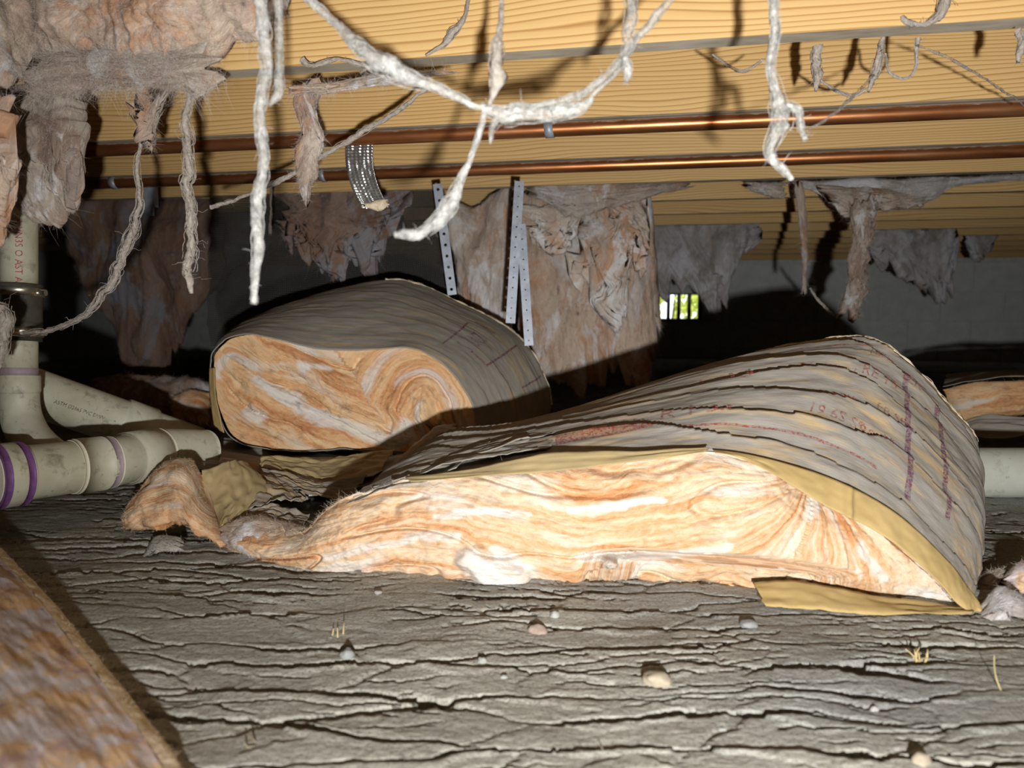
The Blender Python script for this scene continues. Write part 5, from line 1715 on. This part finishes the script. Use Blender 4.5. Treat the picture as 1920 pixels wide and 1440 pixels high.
strand('cobweb_strand', [(912, 205, .70, 6), (898, 250, .70, 6), (884, 290, .70, 4), (866, 335, .70, 6), (848, 370, .70, 11), (832, 402, .70, 12), (805, 425, .70, 10), (775, 440, .70, 9), (740, 440, .70, 5)], MAT['web'],
       'white cobweb tail with fluffy hooked tip, hanging from the draped web', group=G, seed=7, n_fibre=12, lumpy=.9)
strand('cobweb_strand', [(932, 220, .70, 5), (924, 240, .70, 4), (920, 270, .70, 2)], MAT['webt'], 'little cobweb drip under the white cobweb pad', group=G, seed=8)
strand('cobweb_strand', [(943, -120, .74, 2), (940, 0, .72, 3), (938, 60, .71, 6), (934, 110, .70, 12), (932, 150, .70, 16), (924, 172, .70, 8), (915, 200, .70, 3)], MAT['webg'], 'brown dust clot on a thin cobweb thread above the white pad', group=G, seed=9, n_fibre=8)
strand('cobweb_strand', [(1452, -170, .72, 7), (1452, 0, .72, 8), (1451, 80, .72, 7), (1449, 140, .72, 7), (1458, 185, .72, 13), (1466, 215, .72, 16), (1456, 245, .72, 14), (1446, 285, .72, 9), (1462, 310, .72, 8), (1482, 336, .73, 6)], MAT['web'],
       'tall white cobweb strand with clotted knot crossing both copper pipes', group=G, seed=10, n_fibre=14, lumpy=.9)
strand('cobweb_strand', [(1468, 200, .72, 7), (1492, 205, .72, 7), (1502, 235, .72, 6), (1511, 264, .72, 5)], MAT['web'], 'short white cobweb side arm on the clotted knot', group=G, seed=11, n_fibre=8)
strand('cobweb_strand', [(1514, 245, .74, 2), (1560, 215, .8, 2.5), (1600, 180, .9, 3), (1640, 140, 1.05, 2)], MAT['webt'], 'faint slanting thread from the clotted knot to the joist', group=G, seed=12, n_fibre=3)
strand('cobweb_strand', [(270, 250, 1.17, 4), (256, 310, 1.17, 6), (262, 370, 1.17, 5), (250, 430, 1.17, 9), (228, 490, 1.17, 9), (196, 550, 1.18, 7), (150, 596, 1.20, 5), (100, 618, 1.22, 5), (40, 626, 1.25, 5)], MAT['webg'],
       'long tan cobweb cord swooping to the clamp on the riser', group=G, seed=13, n_fibre=12, hollow=.35)
strand('cobweb_strand', [(352, 95, 1.05, 5), (353, 170, 1.06, 6), (350, 240, 1.06, 9), (352, 300, 1.06, 10), (355, 370, 1.06, 8), (360, 430, 1.06, 9), (358, 480, 1.06, 12), (354, 520, 1.06, 12), (358, 550, 1.06, 6)], MAT['webg'],
       'grey net-like cobweb strand with a looped end', group=G, seed=14, n_fibre=16, hollow=.3)
strand('cobweb_strand', [(395, 388, 1.35, 4), (450, 372, 1.33, 3), (520, 340, 1.30, 4), (600, 296, 1.27, 4), (680, 248, 1.24, 5), (750, 205, 1.21, 4), (800, 166, 1.18, 3)], MAT['webg'], 'slanting dusty thread crossing both copper pipes beside the foil tape', group=G, seed=15, n_fibre=6)
strand('cobweb_strand', [(566, 112, 1.10, 5), (580, 124, 1.10, 4), (605, 120, 1.10, 4), (640, 112, 1.10, 3), (690, 126, 1.11, 3), (740, 135, 1.11, 2)], MAT['webg'], 'curled grey thread clinging to the first joist face', group=G, seed=17, n_fibre=6)
strand('cobweb_strand', [(884, -40, 1.08, 2), (872, 30, 1.09, 3), (850, 62, 1.09, 6), (830, 85, 1.10, 4), (798, 104, 1.10, 2)], MAT['webg'], 'grey dust smear thread slanting across the first joist', group=G, seed=18, n_fibre=6)
strand('cobweb_strand', [(1534, 84, 1.09, 9), (1536, 110, 1.09, 9), (1532, 140, 1.09, 8), (1528, 172, 1.09, 2)], MAT['webg'], 'flat grey cobweb tag hanging from the first joist, start of a draped thread', group=G, seed=19, n_fibre=8)
strand('cobweb_strand', [(1656, 72, 1.06, 5), (1648, 110, 1.06, 7), (1638, 145, 1.06, 6), (1628, 174, 1.06, 2)], MAT['webg'], 'slanted grey cobweb tag hanging from the first joist', group=G, seed=20, n_fibre=8)
strand('cobweb_strand', [(1538, 150, 1.09, 2), (1570, 172, 1.08, 2.5), (1600, 180, 1.07, 3), (1625, 168, 1.06, 2)], MAT['webg'], 'draped thread linking the two grey cobweb tags', group=G, seed=21, n_fibre=4)
strand('cobweb_strand', [(1660, 100, 1.06, 2), (1668, 135, 1.05, 2), (1695, 148, 1.05, 2), (1715, 130, 1.04, 2), (1722, 70, 1.03, 5)], MAT['webg'], 'small hanging thread loop under the first joist', group=G, seed=22, n_fibre=4)
strand('cobweb_strand', [(1772, -30, .98, 6), (1768, 15, .98, 9), (1752, 38, .99, 7), (1728, 46, 1.0, 4), (1700, 38, 1.0, 6), (1692, 30, 1.0, 3)], MAT['webg'], 'hooked grey dust rope stuck on the first joist', group=G, seed=23, n_fibre=8)
strand('cobweb_strand', [(1720, 85, 1.02, 2), (1780, 110, 1.05, 2.5), (1850, 150, 1.1, 2), (1925, 200, 1.2, 2)], MAT['webgt'], 'fine slanting thread under the first joist toward the copper pipe', group=G, seed=24, n_fibre=3)
strand('cobweb_strand', [(1335, 102, 1.10, 2), (1370, 126, 1.10, 2.5), (1398, 134, 1.10, 3), (1430, 112, 1.10, 2)], MAT['webgt'], 'pale V-shaped thread below the first joist beside the tall white strand', group=G, seed=25, n_fibre=4)
strand('cobweb_strand', [(1912, 55, .97, 6), (1916, 90, .97, 8), (1910, 118, .97, 3)], MAT['webg'], 'stubby grey cobweb tag below the first joist above the pipe end', group=G, seed=26, n_fibre=6)
strand('cobweb_strand', [(508, 325, 2.13, 2), (508, 400, 2.13, 2), (507, 438, 2.13, 4)], MAT['webg'], 'single thin thread with a bead of dust below the lower pipe', group=G, seed=27, n_fibre=2)
strand('cobweb_strand', [(1518, 540, 2.26, 2), (1545, 575, 2.26, 2.5), (1566, 592, 2.2, 2.5)], MAT['webg'], 'thread joining the dark wool tail to the twisted rope', group=G, seed=28, n_fibre=4)
strand('cobweb_strand', [(0, 560, 1.1, 18), (4, 610, 1.1, 14), (2, 650, 1.1, 10), (-4, 690, 1.1, 5)], MAT['webg'], 'fuzzy grey cobweb mat hanging in front of the rubber coupling', group=G, seed=29, n_fibre=14)

# ------------------------------------------------------------------ stones and straw on the soil
def stone(px, py, wpx, hpx, mat, label, seed, cat='stone'):
    c = PG(px, py, 0.0)
    Z = (c - CAM).dot(FWD)
    a = wpx * Z / FPX / 2
    h = hpx * Z / FPX
    bm = bmesh.new()
    bmesh.ops.create_icosphere(bm, subdivisions=3, radius=1)
    co = np.array([v.co[:] for v in bm.verts])
    F = [[v.index for v in f.verts] for f in bm.faces]
    bm.free()
    d = 1 + 0.45 * fbm(co[:, 0] * 1.4 + seed, co[:, 1] * 1.4, co[:, 2] * 1.4 + seed * 2, 3, 800 + seed)
    co = co * d[:, None] * np.array([a, a * 0.8, h * 0.5])
    z0 = float(soil_h(np.array([c[0]]), np.array([c[1]]))[0])
    V = co + np.array([c[0], c[1] + a * 0.4, z0 + h * 0.12])
    o = mk('stone', V, F, mat, None)
    return tag(o, label, cat, 'stones on the soil')


stone(1010, 1188, 36, 24, MAT['stone_pink'], 'rounded pink stone half sunk in the cracked soil', 1)
stone(1040, 1162, 20, 18, MAT['stone_white'], 'small glassy white stone beside the pink stone', 2)
stone(1234, 1286, 52, 32, MAT['stone_tan'], 'large tan stone sitting in a soil crack', 3)
stone(904, 1240, 18, 14, MAT['stone_white'], 'white pebble on the edge of a long soil crack', 4)
stone(945, 1268, 14, 10, MAT['stone_white'], 'tiny white chip in the soil beside the white pebble', 5)
stone(1406, 1184, 32, 16, MAT['stone_grey'], 'flat pale grey stone before the tan paper strip', 6)
stone(1518, 1150, 22, 18, MAT['stone_grey'], 'dark grey stone touching the tan paper strip', 7)
stone(650, 1232, 30, 24, MAT['stone_grey'], 'bluish grey stone bedded in the soil', 8)
stone(1642, 1332, 16, 12, MAT['stone_white'], 'white pebble at the end of a wide soil crack', 9)
stone(1356, 1366, 16, 9, MAT['stone_white'], 'pale pebble before a curved soil crack', 10)
stone(708, 1120, 14, 9, MAT['stone_white'], 'white grit on soil below the wool side', 11)
stone(1730, 1432, 34, 26, MAT['stone_tan'], 'pale broken shard standing in the soil', 12)


def sprig(px, py, n, lpx, mat, name, label, seed, cat='straw'):
    r = np.random.default_rng(seed)
    c = PG(px, py, 0.0)
    Z = (c - CAM).dot(FWD)
    z0 = float(soil_h(np.array([c[0]]), np.array([c[1]]))[0])
    t = thing(name, label, cat, (c[0], c[1], z0 - 0.002))
    for k in range(n):
        L = lpx * Z / FPX * (0.5 + 0.7 * r.random())
        d = np.array([r.normal() * 0.35, r.normal() * 0.35 - .1, 1.0])
        if n <= 2:
            d = np.array([r.normal() * 1.2, r.normal() * .5, .55])
        d /= np.linalg.norm(d)
        p0 = np.array([c[0] + r.normal() * 0.005 * (n > 2), c[1] + r.normal() * 0.004 * (n > 2), z0 - 0.003])
        bend = r.normal(size=3) * 0.25
        pts = [p0 + d * L * s + bend * L * s * s for s in np.linspace(0, 1, 6)]
        tube('stem', pts, np.linspace(0.0011, 0.0005, 6) * (1 if n > 2 else 0.8), MAT[mat], t, 6)


sprig(1726, 1240, 8, 30, 'straw', 'straw_tuft', 'tuft of cut straw stubs poking from a crack', 1)
sprig(958, 1392, 1, 34, 'twig', 'twig', 'short dark twig standing in a soil crack near the bottom', 2, 'twig')
sprig(1135, 1400, 1, 22, 'twig', 'twig', 'short twig stub leaning over the widest crack', 3, 'twig')
sprig(630, 1190, 3, 18, 'straw', 'straw_tuft', 'few pale straw bits beside the bluish grey stone', 4)
sprig(475, 1395, 3, 40, 'twig', 'twig', 'forked twig lying before the stained slab', 5, 'twig')
sprig(1880, 1300, 1, 70, 'straw', 'straw_stalk', 'long single straw stalk lying slanted on the soil', 6)
sprig(500, 1275, 2, 20, 'straw', 'straw_stalk', 'curved pale straw stalk before the stained slab', 7)


# shrub outside the vent
def shrub():
    c = W(VU, VW + 1.2, -0.2)
    t = thing('shrub', 'yellow-green shrub seen through the slots of the foundation vent', 'shrub', c)
    r = np.random.default_rng(5)
    n = 2600
    p = r.normal(size=(n, 3)) * np.array([0.35, 0.25, 0.35]) + c + np.array([0, 0, 0.6])
    p = p[np.abs((p - c) @ UD + 0.02) > 0.055]
    n = len(p)
    d = r.normal(size=(n, 3))
    d /= np.linalg.norm(d, axis=1)[:, None]
    e = np.cross(d, r.normal(size=(n, 3)))
    e /= np.linalg.norm(e, axis=1)[:, None]
    V = np.stack([p - d * .04, p + e * .018, p + d * .04, p - e * .018], 1).reshape(-1, 3)
    F = np.arange(n * 4).reshape(-1, 4)
    o = mk('foliage', V, F, MAT['leaf'], t, smooth=False)
    o['kind'] = 'stuff'
    tube('stem', [c, c + np.array([0, 0, .3]), c + np.array([.05, 0, .8])], [.02, .015, .008], MAT['twig'], t, 8)


shrub()
